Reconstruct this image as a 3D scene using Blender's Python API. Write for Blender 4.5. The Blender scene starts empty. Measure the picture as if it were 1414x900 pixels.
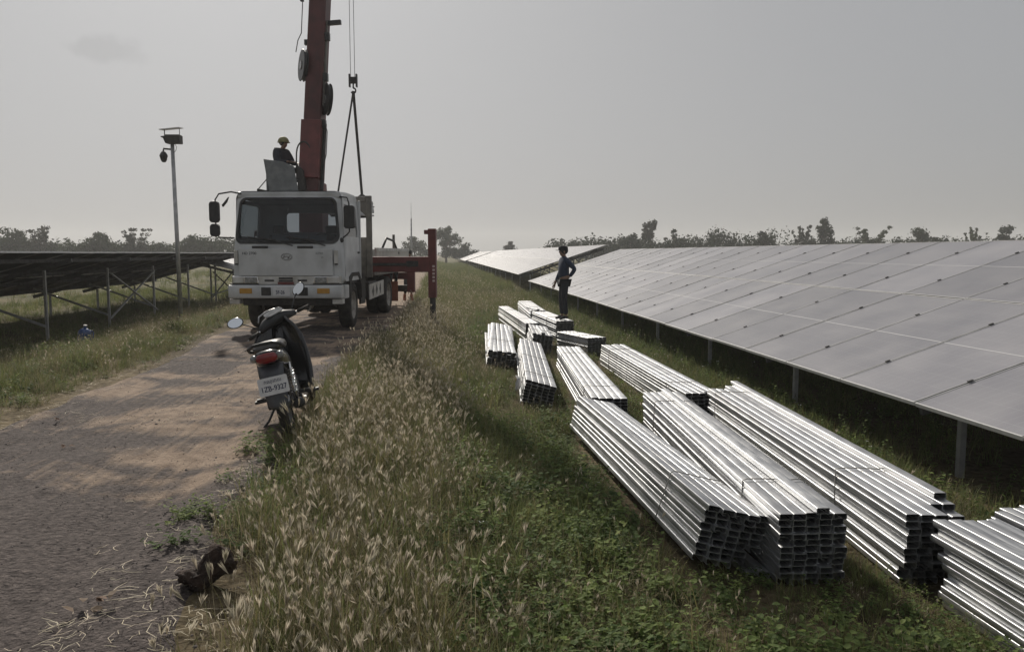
import bpy, math, random
import numpy as np
from mathutils import Vector, Matrix, Euler, noise

random.seed(7)
rng = np.random.default_rng(11)
R = math.radians
S = bpy.context.scene
COL = S.collection

# ------------------------------------------------------------------ camera
cam_d = bpy.data.cameras.new('camera')
cam = bpy.data.objects.new('camera', cam_d)
COL.objects.link(cam)
cam.location = (0, 0, 1.6)
cam.rotation_euler = (R(90 - 5.29), 0, R(-5.11))
cam_d.sensor_width = 36
cam_d.lens = 1080 / 1414 * 36
cam_d.clip_start = 0.05
cam_d.clip_end = 4000
S.camera = cam

# ------------------------------------------------------------------ world and sun
SUN_AZ, SUN_EL = -16.0, 33.0          # degrees left of +Y, above the horizon
w = bpy.data.worlds.new('World')
S.world = w
w.use_nodes = True
nt = w.node_tree
nt.nodes.clear()
out = nt.nodes.new('ShaderNodeOutputWorld')
bg = nt.nodes.new('ShaderNodeBackground')
sky = nt.nodes.new('ShaderNodeTexSky')
sky.sky_type = 'NISHITA'
sky.sun_disc = False
sky.sun_elevation = R(SUN_EL)
sky.sun_rotation = R(SUN_AZ)
sky.air_density = 1.0
sky.dust_density = 6.0
sky.ozone_density = 1.0
hs = nt.nodes.new('ShaderNodeHueSaturation')
hs.inputs['Saturation'].default_value = 0.5
gm = nt.nodes.new('ShaderNodeGamma')
gm.inputs['Gamma'].default_value = 0.215        # thick haze evens the sky out
nt.links.new(sky.outputs[0], hs.inputs['Color'])
nt.links.new(hs.outputs[0], gm.inputs['Color'])
# one small grey cloud low on the left, as a noise-edged patch of the sky
tc = nt.nodes.new('ShaderNodeTexCoord')
mp = nt.nodes.new('ShaderNodeMapping')
mp.vector_type = 'POINT'
CLOUD_DIR = (-0.3579, 0.9074, 0.2204)
vs = nt.nodes.new('ShaderNodeVectorMath'); vs.operation = 'SUBTRACT'
vs.inputs[1].default_value = CLOUD_DIR
nt.links.new(tc.outputs['Generated'], vs.inputs[0])
vm = nt.nodes.new('ShaderNodeVectorMath'); vm.operation = 'MULTIPLY'
vm.inputs[1].default_value = (25, 25, 70)
nt.links.new(vs.outputs[0], vm.inputs[0])
ln = nt.nodes.new('ShaderNodeVectorMath'); ln.operation = 'LENGTH'
nt.links.new(vm.outputs[0], ln.inputs[0])
nz = nt.nodes.new('ShaderNodeTexNoise')
nz.inputs['Scale'].default_value = 38
nz.inputs['Detail'].default_value = 5
nt.links.new(tc.outputs['Generated'], nz.inputs['Vector'])
ad = nt.nodes.new('ShaderNodeMath'); ad.operation = 'MULTIPLY_ADD'
ad.inputs[1].default_value = 1.9; ad.inputs[2].default_value = -0.95
nt.links.new(nz.outputs['Fac'], ad.inputs[0])
sm = nt.nodes.new('ShaderNodeMath'); sm.operation = 'ADD'
nt.links.new(ln.outputs['Value'], sm.inputs[0]); nt.links.new(ad.outputs[0], sm.inputs[1])
mr = nt.nodes.new('ShaderNodeMapRange')
mr.interpolation_type = 'SMOOTHSTEP'
mr.inputs['From Min'].default_value = 0.45; mr.inputs['From Max'].default_value = 1.15
mr.inputs['To Min'].default_value = 0.90; mr.inputs['To Max'].default_value = 1.0
nt.links.new(sm.outputs[0], mr.inputs['Value'])
mul = nt.nodes.new('ShaderNodeMix'); mul.data_type = 'RGBA'; mul.blend_type = 'MULTIPLY'
mul.inputs['Factor'].default_value = 1
sc2 = nt.nodes.new('ShaderNodeVectorMath'); sc2.operation = 'MULTIPLY'; sc2.inputs[1].default_value = (2.04, 2.07, 2.13)
nt.links.new(gm.outputs[0], sc2.inputs[0])
nt.links.new(sc2.outputs[0], mul.inputs['A']); nt.links.new(mr.outputs[0], mul.inputs['B'])
nt.links.new(mul.outputs['Result'], bg.inputs['Color'])
bg.inputs['Strength'].default_value = 0.15
nt.links.new(bg.outputs[0], out.inputs['Surface'])

sd = bpy.data.lights.new('sun', 'SUN')
sun = bpy.data.objects.new('sun', sd)
COL.objects.link(sun)
sv = Vector((math.sin(R(SUN_AZ)) * math.cos(R(SUN_EL)), math.cos(R(SUN_AZ)) * math.cos(R(SUN_EL)), math.sin(R(SUN_EL))))
sun.rotation_euler = sv.to_track_quat('Z', 'Y').to_euler()
sd.energy = 5.0
sd.angle = R(2.0)
sd.color = (1.0, 0.93, 0.83)
S.view_settings.view_transform = 'Standard'
S.view_settings.look = 'None'
S.view_settings.exposure = -0.27
S.view_settings.gamma = 1.0
S.cycles.max_bounces = 6
S.cycles.diffuse_bounces = 3
S.cycles.glossy_bounces = 3
S.cycles.transparent_max_bounces = 8
S.cycles.volume_bounces = 1
S.cycles.use_adaptive_sampling = True
S.cycles.adaptive_threshold = 0.02
try:
    S.cycles.use_denoising = True
except Exception:
    pass

# ------------------------------------------------------------------ materials
MATS = {}

def mat(name, c1, c2=None, scale=6.0, rough=0.6, metal=0.0, bump=0.0, bscale=60.0, spec=0.5, trans=0.0, rvar=0.0,
        coat=0.0, detail=4.0, pos=(0.35, 0.65), per_obj=0.0, tcol=None, stretch=None):
    m = bpy.data.materials.new(name)
    m.use_nodes = True
    n = m.node_tree.nodes; l = m.node_tree.links
    b = n['Principled BSDF']
    b.inputs['Roughness'].default_value = rough
    b.inputs['Metallic'].default_value = metal
    b.inputs['Specular IOR Level'].default_value = spec
    b.inputs['Coat Weight'].default_value = coat
    co = n.new('ShaderNodeTexCoord')
    vec = co.outputs['Object']
    if stretch:
        mpn = n.new('ShaderNodeMapping'); mpn.inputs['Scale'].default_value = stretch
        l.new(vec, mpn.inputs['Vector']); vec = mpn.outputs[0]
    col_out = None
    if c2 is not None:
        t = n.new('ShaderNodeTexNoise')
        t.inputs['Scale'].default_value = scale; t.inputs['Detail'].default_value = detail
        l.new(vec, t.inputs['Vector'])
        r = n.new('ShaderNodeValToRGB')
        r.color_ramp.elements[0].position = pos[0]; r.color_ramp.elements[1].position = pos[1]
        r.color_ramp.elements[0].color = (*c1, 1); r.color_ramp.elements[1].color = (*c2, 1)
        l.new(t.outputs['Fac'], r.inputs['Fac'])
        col_out = r.outputs['Color']
        if rvar:
            ma = n.new('ShaderNodeMath'); ma.operation = 'MULTIPLY_ADD'
            ma.inputs[1].default_value = rvar; ma.inputs[2].default_value = rough - rvar / 2
            l.new(t.outputs['Fac'], ma.inputs[0]); l.new(ma.outputs[0], b.inputs['Roughness'])
    else:
        rgb = n.new('ShaderNodeRGB'); rgb.outputs[0].default_value = (*c1, 1)
        col_out = rgb.outputs[0]
    if per_obj:
        oi = n.new('ShaderNodeObjectInfo')
        h = n.new('ShaderNodeHueSaturation')
        a1 = n.new('ShaderNodeMath'); a1.operation = 'MULTIPLY_ADD'
        a1.inputs[1].default_value = per_obj; a1.inputs[2].default_value = 1 - per_obj / 2
        l.new(oi.outputs['Random'], a1.inputs[0]); l.new(a1.outputs[0], h.inputs['Value'])
        a2 = n.new('ShaderNodeMath'); a2.operation = 'MULTIPLY_ADD'
        a2.inputs[1].default_value = -0.05 * per_obj; a2.inputs[2].default_value = 0.5 + 0.025 * per_obj
        l.new(oi.outputs['Random'], a2.inputs[0]); l.new(a2.outputs[0], h.inputs['Hue'])
        l.new(col_out, h.inputs['Color']); col_out = h.outputs[0]
    l.new(col_out, b.inputs['Base Color'])
    if bump:
        t2 = n.new('ShaderNodeTexNoise'); t2.inputs['Scale'].default_value = bscale; t2.inputs['Detail'].default_value = 3
        l.new(vec, t2.inputs['Vector'])
        bp = n.new('ShaderNodeBump'); bp.inputs['Strength'].default_value = bump; bp.inputs['Distance'].default_value = 0.02
        l.new(t2.outputs['Fac'], bp.inputs['Height']); l.new(bp.outputs[0], b.inputs['Normal'])
    if trans:
        tr = n.new('ShaderNodeBsdfTranslucent')
        if tcol:
            tr.inputs['Color'].default_value = (*tcol, 1)
        else:
            l.new(col_out, tr.inputs['Color'])
        mx = n.new('ShaderNodeMixShader'); mx.inputs[0].default_value = trans
        l.new(b.outputs[0], mx.inputs[1]); l.new(tr.outputs[0], mx.inputs[2])
        l.new(mx.outputs[0], n['Material Output'].inputs['Surface'])
    MATS[name] = m
    return m

def glassy(name, tint, gloss_rough=0.03, body=0.0):
    m = bpy.data.materials.new(name); m.use_nodes = True
    n = m.node_tree.nodes; l = m.node_tree.links
    n.remove(n['Principled BSDF'])
    t = n.new('ShaderNodeBsdfTransparent'); t.inputs[0].default_value = (*tint, 1)
    g = n.new('ShaderNodeBsdfGlossy'); g.inputs['Roughness'].default_value = gloss_rough
    f = n.new('ShaderNodeFresnel'); f.inputs['IOR'].default_value = 1.5
    x = n.new('ShaderNodeMixShader')
    d = n.new('ShaderNodeBsdfDiffuse'); d.inputs[0].default_value = (0.25, 0.25, 0.24, 1)
    y = n.new('ShaderNodeMixShader'); y.inputs[0].default_value = body
    l.new(t.outputs[0], y.inputs[1]); l.new(d.outputs[0], y.inputs[2])
    l.new(f.outputs[0], x.inputs[0]); l.new(y.outputs[0], x.inputs[1]); l.new(g.outputs[0], x.inputs[2])
    l.new(x.outputs[0], n['Material Output'].inputs['Surface'])
    MATS[name] = m
    return m

mat('white_paint', (0.38, 0.385, 0.38), (0.56, 0.57, 0.57), 2.2, pos=(0.25, 0.55), detail=8, rough=0.42, coat=0.1, bump=0.02, bscale=4)
mat('dirty_white', (0.42, 0.40, 0.36), (0.62, 0.61, 0.58), 4, rough=0.6)
mat('black_plastic', (0.018, 0.018, 0.019), (0.03, 0.03, 0.03), 20, rough=0.45)
mat('rubber', (0.018, 0.017, 0.016), (0.045, 0.04, 0.034), 9, rough=0.85, bump=0.2)
mat('dusty_rim', (0.22, 0.20, 0.18), (0.36, 0.34, 0.31), 12, rough=0.6, metal=0.3)
mat('chassis', (0.02, 0.02, 0.02), (0.05, 0.045, 0.04), 8, rough=0.7)
mat('crane_red', (0.105, 0.024, 0.022), (0.155, 0.036, 0.032), 5, rough=0.5, bump=0.05)
mat('boom_red', (0.065, 0.020, 0.018), (0.105, 0.028, 0.025), 3, rough=0.55)
mat('crane_grey', (0.13, 0.14, 0.145), (0.19, 0.20, 0.20), 6, rough=0.6)
mat('rack_grey', (0.10, 0.095, 0.085), (0.17, 0.155, 0.135), 7, rough=0.65)
mat('steel', (0.30, 0.30, 0.30), (0.42, 0.42, 0.41), 15, rough=0.4, metal=0.8)
mat('chrome', (0.7, 0.7, 0.7), None, rough=0.15, metal=1.0)
mat('mirror', (0.85, 0.88, 0.92), None, rough=0.02, metal=1.0)
mat('amber', (0.45, 0.22, 0.03), (0.5, 0.28, 0.05), 9, rough=0.25)
mat('lamp_glass', (0.16, 0.165, 0.165), (0.34, 0.34, 0.33), 18, rough=0.15, coat=0.6)
mat('tail_red', (0.16, 0.008, 0.012), (0.28, 0.015, 0.02), 20, rough=0.2, coat=0.6)
mat('plate_white', (0.60, 0.60, 0.60), (0.70, 0.70, 0.70), 15, rough=0.5)
mat('plate_ink', (0.03, 0.035, 0.08), None, rough=0.6)
mat('ink_dark', (0.05, 0.055, 0.06), None, rough=0.5)
mat('ink_pale', (0.55, 0.42, 0.40), None, rough=0.6)
mat('seat_cloth', (0.03, 0.032, 0.036), (0.06, 0.06, 0.066), 12, rough=0.85)
mat('dash', (0.05, 0.05, 0.05), (0.08, 0.08, 0.08), 12, rough=0.7)
mat('paper', (0.45, 0.52, 0.56), (0.6, 0.64, 0.66), 6, rough=0.7)
glassy('windscreen', (0.22, 0.25, 0.28), body=0.0)
glassy('side_glass', (0.45, 0.48, 0.48))
mat('galv', (0.40, 0.41, 0.425), (0.60, 0.605, 0.61), 5, rough=0.48, metal=0.93, rvar=0.22, per_obj=0.36, stretch=(6, 1, 6))
mat('purlin_shade', (0.10, 0.10, 0.105), (0.15, 0.15, 0.155), 9, rough=0.6, metal=0.4)  # under-table steel, its colour darkened for the shade beneath the panels
mat('galv_post', (0.32, 0.33, 0.33), (0.45, 0.45, 0.45), 9, rough=0.55, metal=0.5, per_obj=0.2)
mat('tie_wire', (0.42, 0.40, 0.36), None, rough=0.6, metal=0.2)
mat('tag_sheet', (0.42, 0.43, 0.45), (0.5, 0.5, 0.52), 8, rough=0.6)
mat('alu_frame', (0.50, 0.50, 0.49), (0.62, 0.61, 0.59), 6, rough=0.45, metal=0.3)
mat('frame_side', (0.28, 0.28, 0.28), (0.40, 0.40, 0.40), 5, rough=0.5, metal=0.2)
mat('back_sheet', (0.030, 0.032, 0.042), (0.045, 0.046, 0.056), 3, rough=0.6)
mat('cell_gap', (0.5, 0.5, 0.5), None, rough=0.4)
mat('bike_black', (0.010, 0.010, 0.011), (0.016, 0.016, 0.017), 10, rough=0.25, coat=0.4)
mat('bike_matt', (0.02, 0.021, 0.023), (0.035, 0.036, 0.038), 14, rough=0.6)
mat('bike_guard', (0.05, 0.055, 0.065), (0.09, 0.095, 0.105), 10, rough=0.5)
mat('bike_seat', (0.06, 0.058, 0.055), (0.085, 0.08, 0.075), 18, rough=0.3)
mat('bike_silver', (0.30, 0.30, 0.30), (0.40, 0.40, 0.40), 20, rough=0.35, metal=0.7)
mat('skin', (0.20, 0.12, 0.08), (0.25, 0.15, 0.10), 12, rough=0.55)
mat('navy', (0.020, 0.030, 0.060), (0.036, 0.050, 0.088), 8, rough=0.9, bump=0.3, bscale=14)
mat('dark_trousers', (0.014, 0.016, 0.022), (0.024, 0.026, 0.032), 8, rough=0.9, bump=0.3, bscale=14)
mat('dark_jacket', (0.016, 0.018, 0.026), (0.03, 0.034, 0.048), 8, rough=0.9, bump=0.3, bscale=14)
mat('black_cloth', (0.012, 0.012, 0.014), (0.02, 0.02, 0.022), 12, rough=0.9)
mat('helmet_yellow', (0.20, 0.19, 0.08), (0.25, 0.235, 0.11), 9, rough=0.65)
mat('orange_boot', (0.22, 0.07, 0.03), (0.3, 0.1, 0.05), 9, rough=0.7)
mat('sling', (0.045, 0.045, 0.045), (0.09, 0.085, 0.08), 30, rough=0.9)
mat('jug_blue', (0.02, 0.05, 0.16), (0.04, 0.09, 0.24), 8, rough=0.3, coat=0.2)
mat('clod_brown', (0.018, 0.010, 0.007), (0.05, 0.03, 0.02), 22, rough=0.95, bump=0.8, bscale=60)
mat('bark', (0.10, 0.08, 0.06), (0.17, 0.14, 0.11), 5, rough=0.9, bump=0.4, bscale=12)
mat('leaf_far', (0.022, 0.036, 0.016), (0.060, 0.078, 0.036), 0.5, rough=0.8, trans=0.25, per_obj=0.5, spec=0.2)
mat('leaf_far_dark', (0.014, 0.026, 0.012), (0.036, 0.052, 0.022), 0.5, rough=0.8, trans=0.2, per_obj=0.3, spec=0.2)
mat('leaf_grey', (0.04, 0.044, 0.032), (0.075, 0.076, 0.055), 0.6, rough=0.8, trans=0.2, per_obj=0.4, spec=0.2)
# plants
mat('seed_head', (0.40, 0.355, 0.27), (0.60, 0.545, 0.43), 9, rough=0.9, trans=0.42, per_obj=0.5, spec=0.1)
mat('dry_stem', (0.24, 0.205, 0.125), (0.42, 0.365, 0.235), 7, rough=0.8, trans=0.25, per_obj=0.5, spec=0.2)
mat('grass_green', (0.095, 0.122, 0.042), (0.21, 0.24, 0.095), 6, rough=0.7, trans=0.4, per_obj=0.6, spec=0.25)
mat('grass_olive', (0.13, 0.125, 0.05), (0.26, 0.24, 0.11), 6, rough=0.75, trans=0.35, per_obj=0.6, spec=0.2)
mat('weed_leaf', (0.095, 0.140, 0.042), (0.22, 0.285, 0.095), 10, rough=0.7, trans=0.48, per_obj=0.8, spec=0.18)
mat('weed_stem', (0.09, 0.10, 0.04), None, rough=0.8)
mat('straw', (0.42, 0.36, 0.24), (0.60, 0.53, 0.40), 9, rough=0.85, per_obj=0.5)
mat('dead_leaf', (0.11, 0.070, 0.042), (0.17, 0.11, 0.07), 14, rough=0.85, per_obj=0.4)
mat('stone', (0.075, 0.066, 0.062), (0.17, 0.15, 0.137), 4, rough=0.9, per_obj=0.9)
mat('flower_white', (0.75, 0.75, 0.70), None, rough=0.8, trans=0.3)
M = MATS

def panel_glass():
    m = bpy.data.materials.new('panel_glass'); m.use_nodes = True
    n = m.node_tree.nodes; l = m.node_tree.links
    b = n['Principled BSDF']
    co = n.new('ShaderNodeTexCoord')
    t = n.new('ShaderNodeTexNoise'); t.inputs['Scale'].default_value = 1.6; t.inputs['Detail'].default_value = 6
    gi = n.new('ShaderNodeNewGeometry')
    l.new(gi.outputs['Position'], t.inputs['Vector'])
    r = n.new('ShaderNodeValToRGB')
    r.color_ramp.elements[0].position = 0.3; r.color_ramp.elements[1].position = 0.75
    r.color_ramp.elements[0].color = (0.19, 0.186, 0.205, 1); r.color_ramp.elements[1].color = (0.27, 0.262, 0.275, 1)
    l.new(t.outputs['Fac'], r.inputs['Fac'])
    # cell grid printed under the glass
    br = n.new('ShaderNodeTexBrick'); br.offset = 0.0; br.squash = 1.0
    br.inputs['Scale'].default_value = 1.0
    br.inputs['Mortar Size'].default_value = 0.0022
    br.inputs['Brick Width'].default_value = 0.2142
    br.inputs['Row Height'].default_value = 0.107
    l.new(co.outputs['Object'], br.inputs['Vector'])
    mx = n.new('ShaderNodeMix'); mx.data_type = 'RGBA'
    mf = n.new('ShaderNodeMath'); mf.operation = 'MULTIPLY'; mf.inputs[1].default_value = 0.55
    l.new(br.outputs['Fac'], mf.inputs[0]); l.new(mf.outputs[0], mx.inputs['Factor'])
    l.new(r.outputs[0], mx.inputs['A']); mx.inputs['B'].default_value = (0.35, 0.35, 0.36, 1)
    oi = n.new('ShaderNodeObjectInfo')
    h = n.new('ShaderNodeHueSaturation')
    a1 = n.new('ShaderNodeMath'); a1.operation = 'MULTIPLY_ADD'; a1.inputs[1].default_value = 0.36; a1.inputs[2].default_value = 0.82
    l.new(oi.outputs['Random'], a1.inputs[0]); l.new(a1.outputs[0], h.inputs['Value']); l.new(mx.outputs['Result'], h.inputs['Color'])
    l.new(h.outputs[0], b.inputs['Base Color'])
    b.inputs['Roughness'].default_value = 0.30
    b.inputs['Specular IOR Level'].default_value = 0.6
    rr = n.new('ShaderNodeMath'); rr.operation = 'MULTIPLY_ADD'; rr.inputs[1].default_value = 0.16; rr.inputs[2].default_value = 0.24
    l.new(t.outputs['Fac'], rr.inputs[0]); l.new(rr.outputs[0], b.inputs['Roughness'])
    MATS['panel_glass'] = m
panel_glass()

# ------------------------------------------------------------------ mesh helpers
class MB:
    def __init__(s):
        s.v = []; s.f = []; s.m = []
    def add(s, vs, fs, m=0, T=None):
        o = len(s.v)
        if T is not None:
            vs = [T @ Vector(p) for p in vs]
        s.v += [tuple(p) for p in vs]
        s.f += [tuple(i + o for i in q) for q in fs]
        s.m += [m] * len(fs)
        return s
    def box(s, c, d, rot=None, m=0):
        x, y, z = d[0] / 2, d[1] / 2, d[2] / 2
        vs = [Vector(p) for p in ((-x, -y, -z), (x, -y, -z), (x, y, -z), (-x, y, -z), (-x, -y, z), (x, -y, z), (x, y, z), (-x, y, z))]
        if rot is not None:
            E = Euler(rot).to_matrix(); vs = [E @ p for p in vs]
        vs = [p + Vector(c) for p in vs]
        return s.add(vs, [(0, 3, 2, 1), (4, 5, 6, 7), (0, 1, 5, 4), (1, 2, 6, 5), (2, 3, 7, 6), (3, 0, 4, 7)], m)
    def bar(s, a, b, wd, ht=None, m=0, upv=(0, 0, 1)):
        a = Vector(a); b = Vector(b); ht = ht or wd
        d = (b - a).normalized(); u = Vector(upv)
        if abs(d.dot(u)) > 0.98: u = Vector((0, 1, 0))
        r = d.cross(u).normalized(); u = r.cross(d)
        vs = []
        for p in (a, b):
            for sx, sy in ((-1, -1), (1, -1), (1, 1), (-1, 1)):
                vs.append(p + r * (sx * wd / 2) + u * (sy * ht / 2))
        return s.add(vs, [(0, 1, 2, 3), (7, 6, 5, 4), (0, 4, 5, 1), (1, 5, 6, 2), (2, 6, 7, 3), (3, 7, 4, 0)], m)
    def tube(s, path, r, n=8, m=0, caps=True, closed=False):
        P = [Vector(p) for p in path]; k = len(P)
        rs = r if isinstance(r, (list, tuple)) else [r] * k
        t0 = (P[1] - P[0]).normalized()
        u = t0.orthogonal().normalized()
        vs = []; prev = t0
        for i in range(k):
            if closed: t = (P[(i + 1) % k] - P[i - 1]).normalized()
            elif i == 0: t = t0
            elif i == k - 1: t = (P[i] - P[i - 1]).normalized()
            else: t = (P[i + 1] - P[i - 1]).normalized()
            q = prev.rotation_difference(t); u = (q @ u).normalized(); prev = t
            wv = t.cross(u)
            for j in range(n):
                a = 2 * math.pi * j / n
                vs.append(P[i] + (u * math.cos(a) + wv * math.sin(a)) * rs[i])
        fs = []
        for i in range(k if closed else k - 1):
            i2 = (i + 1) % k
            for j in range(n):
                j2 = (j + 1) % n
                fs.append((i * n + j, i * n + j2, i2 * n + j2, i2 * n + j))
        if caps and not closed:
            fs.append(tuple(range(n - 1, -1, -1))); fs.append(tuple((k - 1) * n + j for j in range(n)))
        return s.add(vs, fs, m)
    def lathe(s, prof, n=24, axis='X', c=(0, 0, 0), m=0, closed=True):
        vs = []; k = len(prof)
        for i in range(n):
            a = 2 * math.pi * i / n
            for r, h in prof:
                if axis == 'X': p = (h, r * math.cos(a), r * math.sin(a))
                elif axis == 'Y': p = (r * math.cos(a), h, r * math.sin(a))
                else: p = (r * math.cos(a), r * math.sin(a), h)
                vs.append((p[0] + c[0], p[1] + c[1], p[2] + c[2]))
        fs = []
        for i in range(n):
            i2 = (i + 1) % n
            for j in range(k if closed else k - 1):
                j2 = (j + 1) % k
                fs.append((i * k + j, i2 * k + j, i2 * k + j2, i * k + j2))
        return s.add(vs, fs, m)
    def prism(s, poly, a, b, axis='X', m=0):
        k = len(poly); vs = []
        for h in (a, b):
            for p, q in poly:
                vs.append({'X': (h, p, q), 'Y': (p, h, q), 'Z': (p, q, h)}[axis])
        fs = [tuple(range(k - 1, -1, -1)), tuple(range(k, 2 * k))]
        for i in range(k):
            j = (i + 1) % k; fs.append((i, j, k + j, k + i))
        return s.add(vs, fs, m)
    def ball(s, c, r, nu=12, nv=8, m=0, T=None):
        r = (r, r, r) if not isinstance(r, (tuple, list)) else r
        vs = []; fs = []
        for i in range(nv + 1):
            t = math.pi * i / nv
            for j in range(nu):
                a = 2 * math.pi * j / nu
                vs.append((c[0] + r[0] * math.sin(t) * math.cos(a), c[1] + r[1] * math.sin(t) * math.sin(a), c[2] + r[2] * math.cos(t)))
        for i in range(nv):
            for j in range(nu):
                j2 = (j + 1) % nu
                fs.append((i * nu + j, (i + 1) * nu + j, (i + 1) * nu + j2, i * nu + j2))
        return s.add(vs, fs, m, T)
    def loft(s, loops, m=0, capa=False, capb=False):
        k = len(loops[0]); vs = [p for L in loops for p in L]; fs = []
        for i in range(len(loops) - 1):
            for j in range(k):
                j2 = (j + 1) % k
                fs.append((i * k + j, i * k + j2, (i + 1) * k + j2, (i + 1) * k + j))
        if capa: fs.append(tuple(range(k - 1, -1, -1)))
        if capb: fs.append(tuple((len(loops) - 1) * k + j for j in range(k)))
        return s.add(vs, fs, m)
    def mesh(s, name, mats, smooth=False):
        me = bpy.data.meshes.new(name)
        me.from_pydata(s.v, [], s.f)
        for q in mats if isinstance(mats, (list, tuple)) else [mats]:
            me.materials.append(M[q] if isinstance(q, str) else q)
        if any(s.m): me.polygons.foreach_set('material_index', s.m)
        if smooth: me.polygons.foreach_set('use_smooth', [True] * len(me.polygons))
        me.update()
        return me
    def build(s, name, mats, parent=None, smooth=False, bevel=0.0, seg=2, auto=None, solid=0.0, sub=0):
        me = s.mesh(name, mats, smooth or bevel > 0 or auto is not None)
        o = link(name, me, parent)
        if solid:
            md = o.modifiers.new('thick', 'SOLIDIFY'); md.thickness = solid; md.offset = 0
        if bevel:
            md = o.modifiers.new('bevel', 'BEVEL'); md.width = bevel; md.segments = seg; md.limit_method = 'ANGLE'; md.angle_limit = R(40)
            md.harden_normals = True
        if sub:
            md = o.modifiers.new('sub', 'SUBSURF'); md.levels = sub; md.render_levels = sub
        if auto is not None:
            for e in me.edges: pass
            me.set_sharp_from_angle(angle=R(auto))
        return o

def link(name, data, parent=None):
    o = bpy.data.objects.new(name, data)
    COL.objects.link(o)
    if parent is not None: o.parent = parent
    return o

def thing(name, label, cat, loc=(0, 0, 0), rz=0.0, group=None):
    o = link(name, None)
    o.empty_display_size = 0.1
    o.location = loc; o.rotation_euler = (0, 0, rz)
    return tag(o, label, cat, group)

def tag(o, label=None, cat=None, group=None, kind=None):
    if label: o['label'] = label
    if cat: o['category'] = cat
    if group: o['group'] = group
    if kind: o['kind'] = kind
    return o

def text(s, size, material, parent, loc, rot, name='lettering', sx=1.0, depth=0.001, bold=0.0):
    cu = bpy.data.curves.new(name, 'FONT')
    cu.body = s; cu.size = size; cu.align_x = 'CENTER'; cu.align_y = 'CENTER'; cu.extrude = depth; cu.offset = bold
    tmp = bpy.data.objects.new(name, cu); COL.objects.link(tmp)
    dg = bpy.context.evaluated_depsgraph_get()
    me = bpy.data.meshes.new_from_object(tmp.evaluated_get(dg))
    bpy.data.objects.remove(tmp)
    me.materials.clear(); me.materials.append(M[material])
    o = link(name, me, parent)
    o.location = loc; o.rotation_euler = rot; o.scale = (sx, 1, 1)
    return o

def rrect(wd, ht, r, n=6, cx=0.0, cy=0.0, top=None):
    # rounded rectangle, counter-clockwise; top = width of the top edge
    top = wd if top is None else top
    pts = []
    for (qx, qy, a0) in ((1, -1, -90), (1, 1, 0), (-1, 1, 90), (-1, -1, 180)):
        ww = (top if qy > 0 else wd) / 2
        for i in range(n + 1):
            a = R(a0 + 90 * i / n)
            pts.append((cx + qx * (ww - r) + r * math.cos(a), cy + qy * (ht / 2 - r) + r * math.sin(a)))
    return pts

def fbm(x, y, s=1.0, o=3):
    return noise.fractal(Vector((x * s, y * s, 3.7)), 1.0, 2.0, o)

def sstep(a, b, x):
    t = min(1, max(0, (x - a) / (b - a))); return t * t * (3 - 2 * t)

# ------------------------------------------------------------------ terrain
def terrain(x, y):
    z = -0.43 * sstep(-1.35, 1.15, x) - 0.03 * sstep(2.3, 5, x)
    z -= 0.43 * sstep(4.7, 7.6, -x)
    z += 0.22 * sstep(36, 42, y) * sstep(1.5, 4.0, x)
    near = 1 - sstep(60, 140, y)
    z += 0.05 * fbm(x, y, 0.55) * near * (0.25 if -4.7 < x < -1.1 else (1 - 0.7 * sstep(0, .8, x) * (1 - sstep(3.6, 4.4, x))))
    return z

def road_edges(y):
    l = -4.15 - 0.45 * sstep(11, 16, y) + 0.16 * fbm(3.1, y, 0.5) + 0.05 * fbm(7, y, 2.3)
    r = -1.36 + 0.33 * sstep(13, 17, y) + 0.28 * (1 - sstep(3.2, 5.2, y)) + 0.14 * fbm(9.2, y, 0.6) + 0.05 * fbm(17, y, 2.9)
    return l, r

def road_z(x, y):
    z = 0.012 * fbm(x, y, 2.2, 4) + 0.012 * fbm(x * 2, y * 0.5, 1.3, 2)
    for rx in (-3.6, -1.95):
        z -= 0.022 * math.exp(-((x - rx - 0.08 * math.sin(y * 0.35)) / 0.22) ** 2)
    return z

def grid(xs, ys, zf, name, m, kind):
    vs = [(x, y, zf(x, y)) for y in ys for x in xs]
    k = len(xs)
    fs = [(j * k + i, j * k + i + 1, (j + 1) * k + i + 1, (j + 1) * k + i) for j in range(len(ys) - 1) for i in range(k - 1)]
    me = bpy.data.meshes.new(name); me.from_pydata(vs, [], fs)
    me.materials.append(m); me.polygons.foreach_set('use_smooth', [True] * len(fs))
    o = link(name, me); o['kind'] = kind
    return o

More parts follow.
